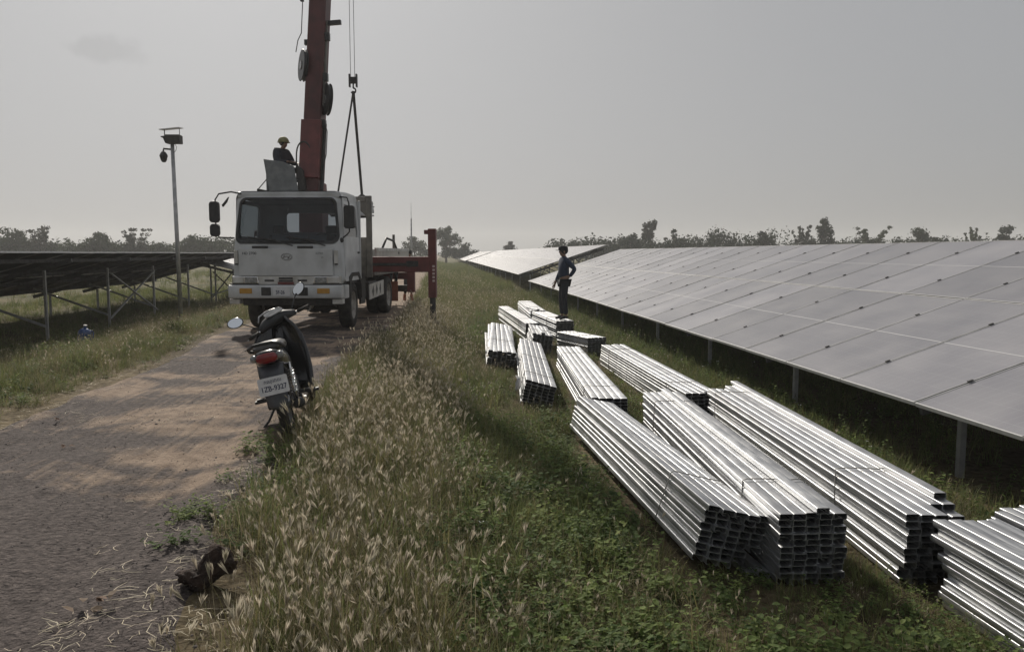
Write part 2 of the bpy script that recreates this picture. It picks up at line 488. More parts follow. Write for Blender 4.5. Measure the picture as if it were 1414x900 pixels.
def ground_mat():
    m = bpy.data.materials.new('soil_and_grass'); m.use_nodes = True
    n = m.node_tree.nodes; l = m.node_tree.links; b = n['Principled BSDF']
    b.inputs['Roughness'].default_value = 0.95; b.inputs['Specular IOR Level'].default_value = 0.1
    g = n.new('ShaderNodeNewGeometry')
    t1 = n.new('ShaderNodeTexNoise'); t1.inputs['Scale'].default_value = 0.35; t1.inputs['Detail'].default_value = 6
    t2 = n.new('ShaderNodeTexNoise'); t2.inputs['Scale'].default_value = 14; t2.inputs['Detail'].default_value = 9
    for t in (t1, t2): l.new(g.outputs['Position'], t.inputs['Vector'])
    r1 = n.new('ShaderNodeValToRGB')
    e = r1.color_ramp.elements
    e[0].position = 0.35; e[0].color = (0.075, 0.062, 0.040, 1); e[1].position = 0.68; e[1].color = (0.20, 0.165, 0.110, 1)
    l.new(t1.outputs['Fac'], r1.inputs['Fac'])
    r2 = n.new('ShaderNodeValToRGB'); e = r2.color_ramp.elements
    e[0].position = 0.3; e[0].color = (0.45, 0.42, 0.38, 1); e[1].position = 0.7; e[1].color = (1.25, 1.2, 1.1, 1)
    l.new(t2.outputs['Fac'], r2.inputs['Fac'])
    r3 = n.new('ShaderNodeValToRGB'); e = r3.color_ramp.elements
    e[0].position = 0.35; e[0].color = (0.070, 0.080, 0.032, 1); e[1].position = 0.68; e[1].color = (0.18, 0.155, 0.085, 1)
    l.new(t1.outputs['Fac'], r3.inputs['Fac'])
    sx = n.new('ShaderNodeSeparateXYZ'); l.new(g.outputs['Position'], sx.inputs[0])
    fm = n.new('ShaderNodeMapRange'); fm.inputs['From Min'].default_value = 14; fm.inputs['From Max'].default_value = 45
    l.new(sx.outputs['Y'], fm.inputs['Value'])
    m3 = n.new('ShaderNodeMix'); m3.data_type = 'RGBA'
    l.new(fm.outputs[0], m3.inputs['Factor']); l.new(r1.outputs[0], m3.inputs['A']); l.new(r3.outputs[0], m3.inputs['B'])
    mx = n.new('ShaderNodeMix'); mx.data_type = 'RGBA'; mx.blend_type = 'MULTIPLY'; mx.inputs['Factor'].default_value = 1
    l.new(m3.outputs['Result'], mx.inputs['A']); l.new(r2.outputs[0], mx.inputs['B']); l.new(mx.outputs['Result'], b.inputs['Base Color'])
    bp = n.new('ShaderNodeBump'); bp.inputs['Strength'].default_value = 0.8; bp.inputs['Distance'].default_value = 0.05
    l.new(t2.outputs['Fac'], bp.inputs['Height']); l.new(bp.outputs[0], b.inputs['Normal'])
    return m

def road_mat():
    m = bpy.data.materials.new('gravel_and_dirt'); m.use_nodes = True
    n = m.node_tree.nodes; l = m.node_tree.links; b = n['Principled BSDF']
    b.inputs['Roughness'].default_value = 0.92; b.inputs['Specular IOR Level'].default_value = 0.15
    g = n.new('ShaderNodeNewGeometry')
    def nz(scale, detail, stretch=(1, 1, 1), rot=0.0, dist=0.0):
        mp = n.new('ShaderNodeMapping'); mp.inputs['Scale'].default_value = stretch; mp.inputs['Rotation'].default_value = (0, 0, rot)
        l.new(g.outputs['Position'], mp.inputs['Vector'])
        t = n.new('ShaderNodeTexNoise'); t.inputs['Scale'].default_value = scale; t.inputs['Detail'].default_value = detail
        t.inputs['Distortion'].default_value = dist
        l.new(mp.outputs[0], t.inputs['Vector']); return t.outputs['Fac']
    def ramp(fac, p0, c0, p1, c1):
        r = n.new('ShaderNodeValToRGB'); e = r.color_ramp.elements
        e[0].position = p0; e[0].color = (*c0, 1); e[1].position = p1; e[1].color = (*c1, 1)
        l.new(fac, r.inputs['Fac']); return r.outputs[0]
    def mix(a, b_, fac, mode='MIX'):
        x = n.new('ShaderNodeMix'); x.data_type = 'RGBA'; x.blend_type = mode
        if isinstance(fac, float): x.inputs['Factor'].default_value = fac
        else: l.new(fac, x.inputs['Factor'])
        l.new(a, x.inputs['A']); l.new(b_, x.inputs['B']); return x.outputs['Result']
    gravel = ramp(nz(24, 8), 0.30, (0.045, 0.038, 0.037), 0.75, (0.145, 0.124, 0.117))
    sand = ramp(nz(7, 5), 0.3, (0.23, 0.172, 0.128), 0.72, (0.40, 0.315, 0.24))
    # patches of bare dirt through the dark gravel: broad, stretched across, broken by wheel lines
    pa = nz(0.8, 6, (0.9, 1.25, 1), 0.35, 1.2)
    tr = nz(3.0, 3, (5.5, 0.35, 1), 0.28)
    # dirt shows mostly from 4.5 m onwards and towards the right-hand wheel track
    sx = n.new('ShaderNodeSeparateXYZ'); l.new(g.outputs['Position'], sx.inputs[0])
    def mrange(v, a, b2, c, d):
        q = n.new('ShaderNodeMapRange'); q.interpolation_type = 'SMOOTHSTEP'
        q.inputs['From Min'].default_value = a; q.inputs['From Max'].default_value = b2
        q.inputs['To Min'].default_value = c; q.inputs['To Max'].default_value = d
        l.new(v, q.inputs['Value']); return q.outputs[0]
    yy = mrange(sx.outputs['Y'], 4.2, 7.0, -0.14, 0.06)
    y2 = mrange(sx.outputs['Y'], 17.0, 24.0, 0.0, 0.16)
    def madd(a, b2, op='ADD', k=None):
        q = n.new('ShaderNodeMath'); q.operation = op
        l.new(a, q.inputs[0])
        if k is None: l.new(b2, q.inputs[1])
        else: q.inputs[1].default_value = k
        return q.outputs[0]
    xx = mrange(sx.outputs['X'], -3.4, -2.2, -0.05, 0.03)
    edge = mrange(sx.outputs['X'], -4.3, -3.9, 0.10, 0.0)
    f = madd(madd(madd(pa, madd(tr, None, 'MULTIPLY', 0.30)), yy), madd(madd(xx, y2), edge))
    def blob(cx, cy, rx, ry, amt):
        q = n.new('ShaderNodeMapping'); q.vector_type = 'TEXTURE'
        q.inputs['Location'].default_value = (cx, cy, 0); q.inputs['Scale'].default_value = (rx, ry, 40); q.inputs['Rotation'].default_value = (0, 0, 0.3)
        l.new(g.outputs['Position'], q.inputs['Vector'])
        ll = n.new('ShaderNodeVectorMath'); ll.operation = 'LENGTH'; l.new(q.outputs[0], ll.inputs[0])
        return mrange(ll.outputs['Value'], 0.2, 1.3, amt, 0.0)
    f = madd(f, madd(blob(-2.05, 6.2, 0.9, 0.9, 0.17), madd(blob(-3.5, 9.6, 0.7, 1.2, 0.14), blob(-2.2, 8.2, 0.9, 0.8, 0.10))))
    fr = mrange(f, 0.655, 0.86, 0.0, 0.88)
    c = mix(gravel, sand, fr)
    fine = ramp(nz(120, 3), 0.3, (0.62, 0.6, 0.58), 0.75, (1.28, 1.25, 1.22))
    c = mix(c, fine, 1.0, 'MULTIPLY')
    l.new(c, b.inputs['Base Color'])
    bp = n.new('ShaderNodeBump'); bp.inputs['Strength'].default_value = 1.0; bp.inputs['Distance'].default_value = 0.02
    hh = madd(nz(45, 4), madd(tr, None, 'MULTIPLY', 0.8))
    l.new(hh, bp.inputs['Height']); l.new(bp.outputs[0], b.inputs['Normal'])
    return m

def axis_pts(segs):
    out_ = []
    for a, b, st in segs:
        k = max(1, round((b - a) / st))
        out_ += [a + (b - a) * i / k for i in range(k)]
    out_.append(segs[-1][1])
    return out_

gx = axis_pts([(-800, -200, 100), (-200, -40, 20), (-40, -10, 1.5), (-10, 8, 0.3), (8, 40, 2), (40, 200, 20), (200, 800, 100)])
gy = axis_pts([(-60, -4, 8), (-4, 30, 0.35), (30, 70, 1), (70, 200, 10), (200, 900, 100)])
def gz(x, y):
    l, r = road_edges(y)
    dip = 0.05 * sstep(l + 0.0, l + 0.35, x) * (1 - sstep(r - 0.35, r, x))
    return terrain(x, y) - dip
ground = grid(gx, gy, gz, 'ground', ground_mat(), 'structure')

rys = axis_pts([(-4, 2, 0.3), (2, 14, 0.045), (14, 30, 0.12), (30, 80, 0.6), (80, 600, 10)])
NU = 72
rv = []; rf = []
for y in rys:
    l, r = road_edges(y)
    for i in range(NU + 1):
        u = i / NU; x = l + (r - l) * u
        e = min(u, 1 - u) * (r - l)
        rv.append((x, y, terrain(x, y) + road_z(x, y) + 0.012 - 0.06 * (1 - sstep(0, 0.16, e))))
for j in range(len(rys) - 1):
    for i in range(NU):
        a = j * (NU + 1) + i; rf.append((a, a + 1, a + NU + 2, a + NU + 1))
me = bpy.data.meshes.new('dirt_road'); me.from_pydata(rv, [], rf); me.materials.append(road_mat())
me.polygons.foreach_set('use_smooth', [True] * len(rf))
road = link('dirt_road', me); road['kind'] = 'structure'

# ------------------------------------------------------------------ solar tables
PW, PL, PITCH_Y, PITCH_S = 1.285, 2.372, 1.303, 2.392
def module_mesh(name='panel', reps=1):
    b = MB()
    for k in range(reps):
        oy = k * PITCH_Y
        x, y, fw = PL / 2, PW / 2, 0.014
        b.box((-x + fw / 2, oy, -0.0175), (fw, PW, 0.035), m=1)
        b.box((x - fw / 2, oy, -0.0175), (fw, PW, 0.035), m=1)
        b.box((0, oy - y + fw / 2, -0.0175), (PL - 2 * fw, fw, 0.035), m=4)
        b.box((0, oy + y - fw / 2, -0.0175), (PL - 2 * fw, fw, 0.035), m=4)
        b.box((0, oy, -0.007), (PL - 2 * fw, PW - 2 * fw, 0.006), m=0)
        b.box((0, oy, -0.013), (PL - 2 * fw - 0.002, PW - 2 * fw - 0.002, 0.004), m=2)
        b.box((0, oy, -0.0030), (0.016, PW - 2 * fw - 0.01, 0.0012), m=3)
    return b.mesh(name, ['panel_glass', 'alu_frame', 'back_sheet', 'cell_gap', 'frame_side'])
PANEL = module_mesh()
CLAMP = MB().box((0, 0, 0.004), (0.05, 0.022, 0.010)).mesh('clamp', 'chassis')

def c_section_prism(h, wd=0.055, dp=0.06, t=0.005):
    b = MB()
    b.box((0, -dp / 2 + t / 2, h / 2), (wd, t, h)); b.box((-wd / 2 + t / 2, t / 2, h / 2), (t, dp - t, h)); b.box((wd / 2 - t / 2, t / 2, h / 2), (t, dp - t, h))
    return b

def solar_table(label, xlow, zlow, y0, n, tilt, sgn=1, zg=-0.44, bay=3.45, post0=None, detail=True, sl=2, group='solar panel tables', brace_all=False):
    t = thing('solar_table', label, 'solar table', (xlow, y0, zg), 0, group)
    th = R(tilt); ct, st = math.cos(th), math.sin(th)
    rot = (0, -th if sgn > 0 else th, 0)
    z0 = zlow - zg
    def pt(s, y, d=0.0):   # point on the table plane, d below it along the normal
        return Vector((sgn * (s * ct + d * st), y, z0 + s * st - d * ct))
    if detail:
        for r in range(sl):
            for k in range(n):
                o = link('panel', PANEL, t)
                jz = random.uniform(-0.004, 0.004)
                o.location = pt(PL / 2 + r * PITCH_S, PW / 2 + k * PITCH_Y, -jz); o.rotation_euler = (random.uniform(-.002, .002), rot[1] + random.uniform(-.002, .002), 0)
                if k:
                    for s in (0.55, 1.75):
                        c = link('clamp', CLAMP, t); c.location = pt(s + r * PITCH_S, k * PITCH_Y - 0.009, -0.004); c.rotation_euler = rot
    else:
        big = module_mesh('panel_row', n)
        for r in range(sl):
            o = link('panel_row', big, t); o.location = pt(PL / 2 + r * PITCH_S, PW / 2); o.rotation_euler = rot
            o['kind'] = 'stuff'
    Ly = n * PITCH_Y
    purl = MB().box((0, Ly / 2, 0), (0.05, Ly + 0.1, 0.08)).mesh('purlin', 'purlin_shade')
    for s in (0.5, 1.85, 2.9, 4.25)[:2 * sl]:
        o = link('purlin', purl, t); o.location = pt(s, 0, 0.078); o.rotation_euler = rot
    S_len = sl * PITCH_S
    raf = MB().box((0, 0, 0), (S_len - 0.3, 0.05, 0.1)).mesh('rafter', 'purlin_shade')
    sf, sr = 0.62, S_len - 0.85
    pf, pr = pt(sf, 0, 0.22), pt(sr, 0, 0.22)
    hf, hr = pf.z, pr.z
    mf = c_section_prism(hf + 0.35).mesh('front_post', 'galv_post')
    mr_ = c_section_prism(hr + 0.35).mesh('rear_post', 'galv_post')
    y = (0.35 if post0 is None else post0 - y0)
    i = 0
    while y < Ly:
        o = link('rafter', raf, t); o.location = pt(S_len / 2, y, 0.172); o.rotation_euler = rot
        o = link('front_post', mf, t); o.location = (pf.x, y + 0.07, -0.35)
        o = link('rear_post', mr_, t); o.location = (pr.x, y + 0.07, -0.35)
        b = MB().bar((pr.x, y + 0.0, 0.35), pt(sf + 1.3, y + 0.0, 0.24), 0.05, 0.05)
        b.build('brace', 'galv_post', t)
        if (i % 3 == 0 or brace_all) and y + bay < Ly:
            MB().bar((pr.x + 0.06, y, 0.25), (pr.x + 0.06, y + bay, hr - 0.15), 0.05, 0.03).build('brace', 'galv_post', t)
            MB().bar((pr.x + 0.12, y, hr - 0.15), (pr.x + 0.12, y + bay, 0.25), 0.05, 0.03).build('brace', 'galv_post', t)
        y += bay; i += 1
    return t

solar_table('long near solar table on the right, low edge above the steel bundles', 4.16, 0.29, 2.6, 27, 18.5, 1, -0.46, post0=3.25)
solar_table('solar table farther along the right, starting behind the near one and slightly higher', 3.86, 0.55, 39.6, 60, 18.3, 1, -0.30, detail=False, bay=5.2)
solar_table('farthest solar table on the right, ending where the track meets the trees', 3.5, 0.50, 119.5, 62, 18.0, 1, -0.30, detail=False, bay=7.8)
solar_table('dark-backed solar table on the left, seen from behind and below', -13.06, 0.36, 11.0, 19, 15.6, 1, -0.44, post0=12.15, brace_all=False)
solar_table('pale solar table tilted the other way, partly hidden by the truck cab', -5.55, 0.26, 32.6, 6, 14.0, -1, -0.44)

# ------------------------------------------------------------------ steel channel bundles
def channel_mesh(L, wd=0.080, ht=0.040, t=0.003, lip=0.014):
    w2 = wd / 2 - t / 2; h = ht - t / 2
    c = 0.004
    cl = [(-w2 + lip, t / 2), (-w2 + c, t / 2), (-w2, t / 2 + c), (-w2, h - c), (-w2 + c * .3, h - c * .3), (-w2 + c, h),
          (w2 - c, h), (w2 - c * .3, h - c * .3), (w2, h - c), (w2, t / 2 + c), (w2 - c, t / 2), (w2 - lip, t / 2)]
    n = len(cl); o_, i_ = [], []
    for k in range(n):
        a = Vector(cl[max(0, k - 1)]); b = Vector(cl[min(n - 1, k + 1)])
        d = (b - a).normalized(); nn = Vector((-d.y, d.x))
        p = Vector(cl[k]); o_.append(p + nn * t / 2); i_.append(p - nn * t / 2)
    loop = o_ + i_[::-1]
    m = MB()
    k = len(loop)
    vs = [(p.x, 0, p.y) for p in loop] + [(p.x, L, p.y) for p in loop]
    fs = [(i, (i + 1) % k, k + (i + 1) % k, k + i) for i in range(k)]
    for i in range(n - 1):
        fs.append((i, k - 1 - i, k - 2 - i, i + 1)); fs.append((k + i, k + i + 1, 2 * k - 2 - i, 2 * k - 1 - i))
    m.add(vs, fs)
    me = m.mesh('channel', 'galv', smooth=True)
    me.set_sharp_from_angle(angle=R(50))
    return me

BUNDLES = []   # footprints, to keep plants out
def bundle(label, fx, fy, bx, by, cols, rows, roll=0.0, jit=0.012, z=-0.42, lift=0.0, ends=None, ties=(0.12, 0.8), skip=(), extra=(), shear=0.0, yaw_j=0.0, tag_at=None, seed=1, pitch=0.0):
    rnd = random.Random(seed)
    L = math.hypot(bx - fx, by - fy)
    head = -math.atan2(bx - fx, by - fy)
    t = thing('steel_channel_bundle', label, 'steel channels', (fx, fy, z + lift), head, 'galvanised steel channel bundles on the grass')
    t.rotation_euler = (pitch, 0, head)
    me = channel_mesh(L)
    W_, H_ = 0.0825, 0.0412
    ph = R(roll); c, s = math.cos(ph), math.sin(ph)
    rows_j = [rnd.gauss(0, 0.006) for _ in range(rows)]
    for r in range(rows):
        for k in range(cols):
            if (k, r) in skip: continue
            x = (k + 0.5) * W_ + rows_j[r] + shear * r + rnd.gauss(0, 0.0012); zz = r * H_
            dy = rnd.gauss(0, jit)
            if ends: dy += ends(k, r)
            o = link('channel', me, t)
            o.location = (x * c + zz * s, dy, -x * s + zz * c)
            o.rotation_euler = (rnd.gauss(0, 0.0006), ph + rnd.gauss(0, 0.006), rnd.gauss(0, 0.0012 + yaw_j))
            if yaw_j: o.location.x += 0
    for (x, r, dy, L2, yw) in extra:
        o = link('channel', me if L2 is None else channel_mesh(L2), t)
        zz = r * H_
        o.location = (x * c + zz * s, dy, -x * s + zz * c); o.rotation_euler = (0, ph, yw)
    Wt, Ht = cols * W_, rows * H_
    for u in ties:
        pts = []
        for (px, pz) in ((-0.012, 0.02), (-0.012, Ht * 0.5), (-0.008, Ht + 0.004), (0.02, Ht + 0.016), (Wt * 0.35, Ht + 0.014), (Wt * 0.7, Ht + 0.012),
                         (Wt - 0.02, Ht + 0.015), (Wt + 0.008, Ht), (Wt + 0.012, Ht * 0.5), (Wt + 0.012, 0.02)):
            pz2 = max(0, pz); px2 = px + shear * (pz / H_)
            pts.append((px2 * c + pz2 * s, u * L + rnd.uniform(-.02, .02), -px2 * s + pz2 * c))
        MB().tube(pts, 0.0045, 5).build('tie_wire', 'tie_wire', t, smooth=True)
    if tag_at:
        u, zz = tag_at
        b = MB(); nx, nz_ = 5, 4
        vs = [(-0.02 - 0.035 * math.sin(i * 1.1 + j), u * L + i * 0.07, zz + j * 0.06) for j in range(nz_) for i in range(nx)]
        fs = [(j * nx + i, j * nx + i + 1, (j + 1) * nx + i + 1, (j + 1) * nx + i) for j in range(nz_ - 1) for i in range(nx - 1)]
        b.add(vs, fs); o = b.build('label_sheet', 'tag_sheet', t, smooth=True, solid=0.002)
    BUNDLES.append((fx, fy, bx, by, Wt))
    return t

bundle('leaning front bundle of steel channels, rolled over against its taller neighbour', 1.56, 4.62, 1.40, 8.45, 5, 9, roll=13, lift=0.09, jit=0.02, seed=3,
       ends=lambda k, r: (-0.05 if r == 8 else 0) + 0.006 * r + 0.01 * (4 - k), ties=(0.2,), skip=((4, 0), (4, 1), (4, 2), (3, 0)),
       extra=((0.44, 0.2, -0.06, None, 0.01), (0.39, -0.9, -0.02, None, 0.02)), shear=0.003)
bundle('tall front bundle of steel channels with one loose channel lying on top', 2.03, 4.45, 2.27, 8.62, 5, 11, jit=0.014, seed=4, ties=(0.16, 0.85), extra=((0.25, 11.05, -0.03, None, 0.004),),
       ends=lambda k, r: 0.02 * (r % 3 == 0))
bundle('long tall bundle beside the near solar table, its end stepped', 2.78, 4.36, 3.09, 8.78, 5, 11, jit=0.012, seed=5, ties=(0.22, 0.93),
       ends=lambda k, r: (0.20 if k >= 3 and r >= 10 else (0.09 if k >= 3 else 0)) + (0.05 if r < 3 else 0) , extra=((0.372, 11.0, 0.30, None, -0.003),))
bundle('bundle of steel channels running out of the bottom right corner', 2.86, 0.40, 2.845, 4.22, 5, 11, jit=0.015, seed=6, ties=(0.5,), ends=lambda k, r: (0.03 if r > 5 else -0.12) - (0.10 if r in (6, 7) else 0), shear=0.004)
bundle('steel bundle at the right picture edge, behind the corner one', 3.36, 0.40, 3.345, 4.38, 5, 11, jit=0.02, seed=7, ties=(0.6,), ends=lambda k, r: 0.04 * k)
bundle('rolled middle bundle showing a full grid of channel ends, grey sheet on its side', 1.00, 10.05, 1.42, 15.05, 5, 8, roll=15, lift=0.07, jit=0.02, seed=8, ties=(0.13, 0.5), tag_at=(0.06, 0.10))
bundle('straight middle bundle just behind the leaning front one', 1.69, 8.75, 2.02, 13.75, 5, 9, jit=0.02, seed=9, ties=(0.15, 0.8), ends=lambda k, r: -0.02 * (r > 6), tag_at=(0.16, 0.02), shear=0.002)
bundle('loose spreading bundle nearest the tall dry grass', 0.76, 13.55, 1.13, 19.0, 6, 7, roll=8, lift=0.07, jit=0.06, seed=10, ties=(0.3,), yaw_j=0.006)
bundle('short rolled bundle wedged in the middle of the pile', 1.76, 15.55, 1.90, 17.6, 5, 9, roll=9, lift=0.06, jit=0.04, seed=12, ties=(0.4,), extra=((0.2, 9.1, -0.04, 1.4, 0.03),))
bundle('slender long bundle reaching back toward the red outrigger', 1.92, 17.95, 1.72, 23.9, 4, 10, jit=0.03, seed=13, ties=(0.2, 0.7))
bundle('bundle that the standing man stands on', 2.57, 17.5, 2.36, 20.45, 5, 12, jit=0.02, seed=14, ties=(0.35,))
bundle('rearmost bundle behind the standing man', 2.36, 20.8, 2.45, 25.2, 5, 12, jit=0.03, seed=15, ties=(0.3, 0.8), extra=((0.2, 12.1, -0.05, 1.0, 0.2),))
bundle('short skewed bundle in front of the standing man', 2.84, 15.05, 2.42, 16.35, 5, 9, jit=0.015, seed=16, ties=(0.3, 0.7))
bundle('long bundle between the middle pile and the solar table posts', 2.86, 8.95, 2.86, 13.9, 5, 9, jit=0.03, seed=17, ties=(0.15, 0.85), ends=lambda k, r: 0.05 * (k > 2), yaw_j=0.0008)

# ------------------------------------------------------------------ crane truck (front faces the camera; local x right, y to the rear)
TRK = thing('crane_truck', 'white cab-over truck with a red telescopic crane raised behind the cab', 'truck', (-3.12, 16.08, 0.0), R(-6.5))
TRK.scale = (0.93, 1, 1)
def tb(mb, name, mats, parent=TRK, **k): return mb.build(name, mats, parent, **k)

def front_y(x, z):
    y = 0.05 * (abs(x) / 1.2) ** 2 + 0.11 * (abs(x) / 1.2) ** 7
    if z > 1.72: y += 0.20 * (z - 1.72) / 1.0
    if z > 2.66: y += 0.9 * (z - 2.66) ** 1.5 * 2
    if z < 1.15: y += 0.0
    return y
def cab_loop(o, i, t):
    L = []
    for (a, b) in zip(o, i):
        x = a[0] + (b[0] - a[0]) * t; z = a[1] + (b[1] - a[1]) * t
        L.append((x, front_y(x, z), z))
    return L
N6 = 10
outer = rrect(2.42, 1.86, 0.15, N6, 0, 1.91, top=2.30)
inner = rrect(2.27, 0.92, 0.16, N6, 0, 2.265, top=2.13)
b = MB()
loops = [[(x, 0.32 + 0.0 * x, z) for x, z in rrect(2.44, 1.90, 0.17, N6, 0, 1.91, top=2.33)]]
loops += [[(x * 1.004, front_y(x, z) + 0.09, z + (0.012 if z > 2.5 else 0)) for x, z in rrect(2.44, 1.89, 0.16, N6, 0, 1.91, top=2.33)]]
loops += [cab_loop(outer, inner, t) for t in (0.0, 0.12, 0.25, 0.4, 0.55, 0.7, 0.85, 0.97)]
loops += [[(p[0], p[1] + 0.03, p[2]) for p in cab_loop(outer, inner, 1.0)]]
b.loft(loops)
tb(b, 'cab_front', 'white_paint', smooth=True, auto=45)
# black border of the windscreen and the glass itself
b = MB()
oi = rrect(2.285, 0.935, 0.165, N6, 0, 2.265, top=2.145); ii = rrect(2.17, 0.83, 0.14, N6, 0, 2.27, top=2.03)
b.loft([[(x, front_y(x, z) - 0.006, z) for x, z in oi], [(x, front_y(x, z) - 0.008, z) for x, z in ii], [(x, front_y(x, z) + 0.03, z) for x, z in ii]])
ws = tb(b, 'windscreen_seal', 'black_plastic', smooth=True)
b = MB(); gx_, gz_ = 14, 8
vs = []
for j in range(gz_ + 1):
    for i in range(gx_ + 1):
        x = -1.11 + 2.22 * i / gx_; z = 1.83 + 0.87 * j / gz_
        vs.append((x * (1 - 0.035 * j / gz_), front_y(x, z) + 0.012, z))
fs = [(j * (gx_ + 1) + i, j * (gx_ + 1) + i + 1, (j + 1) * (gx_ + 1) + i + 1, (j + 1) * (gx_ + 1) + i) for j in range(gz_) for i in range(gx_)]
b.add(vs, fs); tb(b, 'windscreen', 'windscreen', smooth=True)
# roof, back wall, floor
b = MB()
prof = [(0.30, 2.845), (0.9, 2.875), (1.6, 2.87), (1.80, 2.82), (1.84, 2.70), (1.80, 2.66), (0.30, 2.72)]
b.prism(prof, -1.13, 1.13); tb(b, 'cab_roof', 'white_paint', bevel=0.03)
b = MB()
o4 = rrect(2.34, 1.76, 0.06, 5, 0, 1.86); i4 = rrect(1.3, 0.42, 0.08, 5, 0.1, 2.28)
b.loft([[(x, 1.76, z) for x, z in o4], [(x, 1.76, z) for x, z in i4], [(x, 1.80, z) for x, z in i4], [(x, 1.80, z) for x, z in o4]])
tb(b, 'cab_back', 'white_paint')
b = MB().box((0, 1.0, 1.0), (2.3, 1.5, 0.06)).box((0, 0.98, 1.20), (0.9, 1.2, 0.36)); tb(b, 'cab_floor', 'dash')
b = MB().prism([(0.22, 1.40), (0.24, 1.80), (0.50, 1.83), (0.62, 1.72), (0.62, 1.40)], -1.12, 1.12)
tb(b, 'dashboard', 'dash', bevel=0.02)
for (px, wd, rz) in ((-0.22, 0.36, 0.2), (0.22, 0.30, -0.15), (0.62, 0.34, 0.1)):
    b = MB().box((px, 0.36, 1.90), (wd, 0.02, 0.16), rot=(R(-35), 0, rz)); tb(b, 'paper_sheet', 'paper')
for sx in (-0.62, 0.62):
    st = tb(MB().box((sx, 1.15, 1.42), (0.56, 0.55, 0.16)), 'seat', 'seat_cloth', bevel=0.04)
    MB().prism([(-0.26, 1.46), (0.26, 1.46), (0.24, 2.0), (-0.24, 2.0)], 1.38, 1.50, axis='Y').build('backrest', 'seat_cloth', st, bevel=0.03).location.x = sx
    hd = MB().box((sx, 1.45, 2.12), (0.28, 0.10, 0.17)).build('headrest', 'seat_cloth', st, bevel=0.03)
pts = [(0.62 + 0.22 * math.cos(a), 0.66 + 0.06 * math.sin(a) , 1.86 + 0.16 * math.sin(a)) for a in [2 * math.pi * i / 20 for i in range(20)]]
sw = tb(MB().tube(pts, 0.014, 6, closed=True).bar((0.42, 0.66, 1.86), (0.82, 0.66, 1.86), 0.03, 0.02).tube([(0.62, 0.66, 1.86), (0.62, 0.55, 1.66)], 0.03, 8), 'steering_wheel', 'black_plastic', smooth=True)
tb(MB().tube([(-0.05, 0.34, 2.66), (-0.05, 0.34, 2.53)], 0.003, 4).ball((-0.05, 0.34, 2.49), (0.03, 0.03, 0.05)), 'hanging_ornament', 'dirty_white')
# doors
for sx in (-1, 1):
    b = MB()
    ow = rrect(1.44, 1.66, 0.07, 5, 1.04, 1.86); iw = rrect(1.12, 0.66, 0.10, 5, 1.02, 2.28)
    def dx(z): return sx * (1.215 - 0.075 * max(0, (z - 1.85)) / 0.9)
    lp = [[(dx(z), y, z) for y, z in ow], [(dx(z), y, z) for y, z in iw], [(dx(z) - sx * 0.05, y, z) for y, z in iw], [(dx(z) - sx * 0.05, y, z) for y, z in ow], [(dx(z), y, z) for y, z in ow]]
    b.loft(lp if sx < 0 else lp[::-1])
    d = tb(b, 'door', 'white_paint', auto=35)
    g = MB().add([(dx(z) - sx * 0.02, y, z) for y, z in iw], [tuple(range(len(iw)))]); g.build('door_glass', 'side_glass', d)
    MB().box((sx * 1.225, 1.55, 1.62), (0.03, 0.16, 0.04)).build('door_handle', 'black_plastic', d, bevel=0.008)
    tb(MB().box((sx * 1.19, 1.78, 1.88), (0.06, 0.05, 1.76)), 'rear_pillar', 'white_paint', bevel=0.01)
    tb(MB().prism([(0.62, 0.95), (0.62, 1.12), (0.86, 1.20), (1.5, 1.20), (1.78, 1.0), (1.83, 0.62), (1.76, 0.62), (1.70, 0.95), (1.46, 1.12), (0.9, 1.12), (0.74, 1.0), (0.74, 0.7), (0.66, 0.7)], sx * 1.02, sx * 1.235), 'wheel_arch', 'chassis')
    tb(MB().box((sx * 1.15, 0.42, 0.82), (0.14, 0.36, 0.28)), 'step', 'white_paint', bevel=0.02)
# front fittings
b = MB().prism([(-1.0, 1.155), (1.0, 1.155), (1.02, 1.16), (1.02, 1.69), (1.0, 1.70), (-1.0, 1.70), (-1.02, 1.69), (-1.02, 1.16)], -0.018, 0.06, axis='Y')
fp = tb(b, 'front_panel', 'white_paint', bevel=0.01)
for x in (-0.55, 0.43): tb(MB().box((x, 0.0, 1.725), (0.34, 0.05, 0.05)), 'grab_slot', 'black_plastic', bevel=0.012)
for sx in (-1, 1):
    tb(MB().prism([(sx * 1.045, 1.40), (sx * 1.13, 1.40), (sx * 1.13, 1.66), (sx * 1.045, 1.66)], 0.01, 0.05, axis='Y'), 'corner_vent', 'dirty_white', bevel=0.008)
    tb(MB().box((sx * 1.09, 0.045, 1.58), (0.05, 0.06, 0.13)), 'vent_slot', 'black_plastic')
    tb(MB().box((sx * 1.09, 0.045, 1.42), (0.05, 0.06, 0.10)), 'vent_slot', 'black_plastic')
lower = tb(MB().box((0, 0.05, 1.065), (2.36, 0.12, 0.17)), 'lamp_panel', 'dirty_white', bevel=0.015)
for sx in (-1, 1):
    hl = tb(MB().prism([(sx * 0.58, 1.00), (sx * 1.16, 1.00), (sx * 1.16, 1.135), (sx * 0.62, 1.14)], -0.028, 0.05, axis='Y'), 'headlight', 'chrome', bevel=0.012)
    MB().box((sx * 0.76, -0.034, 1.07), (0.26, 0.02, 0.115)).build('lens', 'lamp_glass', hl, bevel=0.008)
    MB().box((sx * 1.03, -0.032, 1.07), (0.23, 0.02, 0.115)).build('lens', 'dirty_white', hl, bevel=0.008)
    tb(MB().box((sx * 0.9, -0.01, 0.985), (0.62, 0.05, 0.035)), 'lamp_trim', 'black_plastic')
tb(MB().box((0, -0.012, 1.105), (0.30, 0.03, 0.035)), 'grille_slot', 'black_plastic')
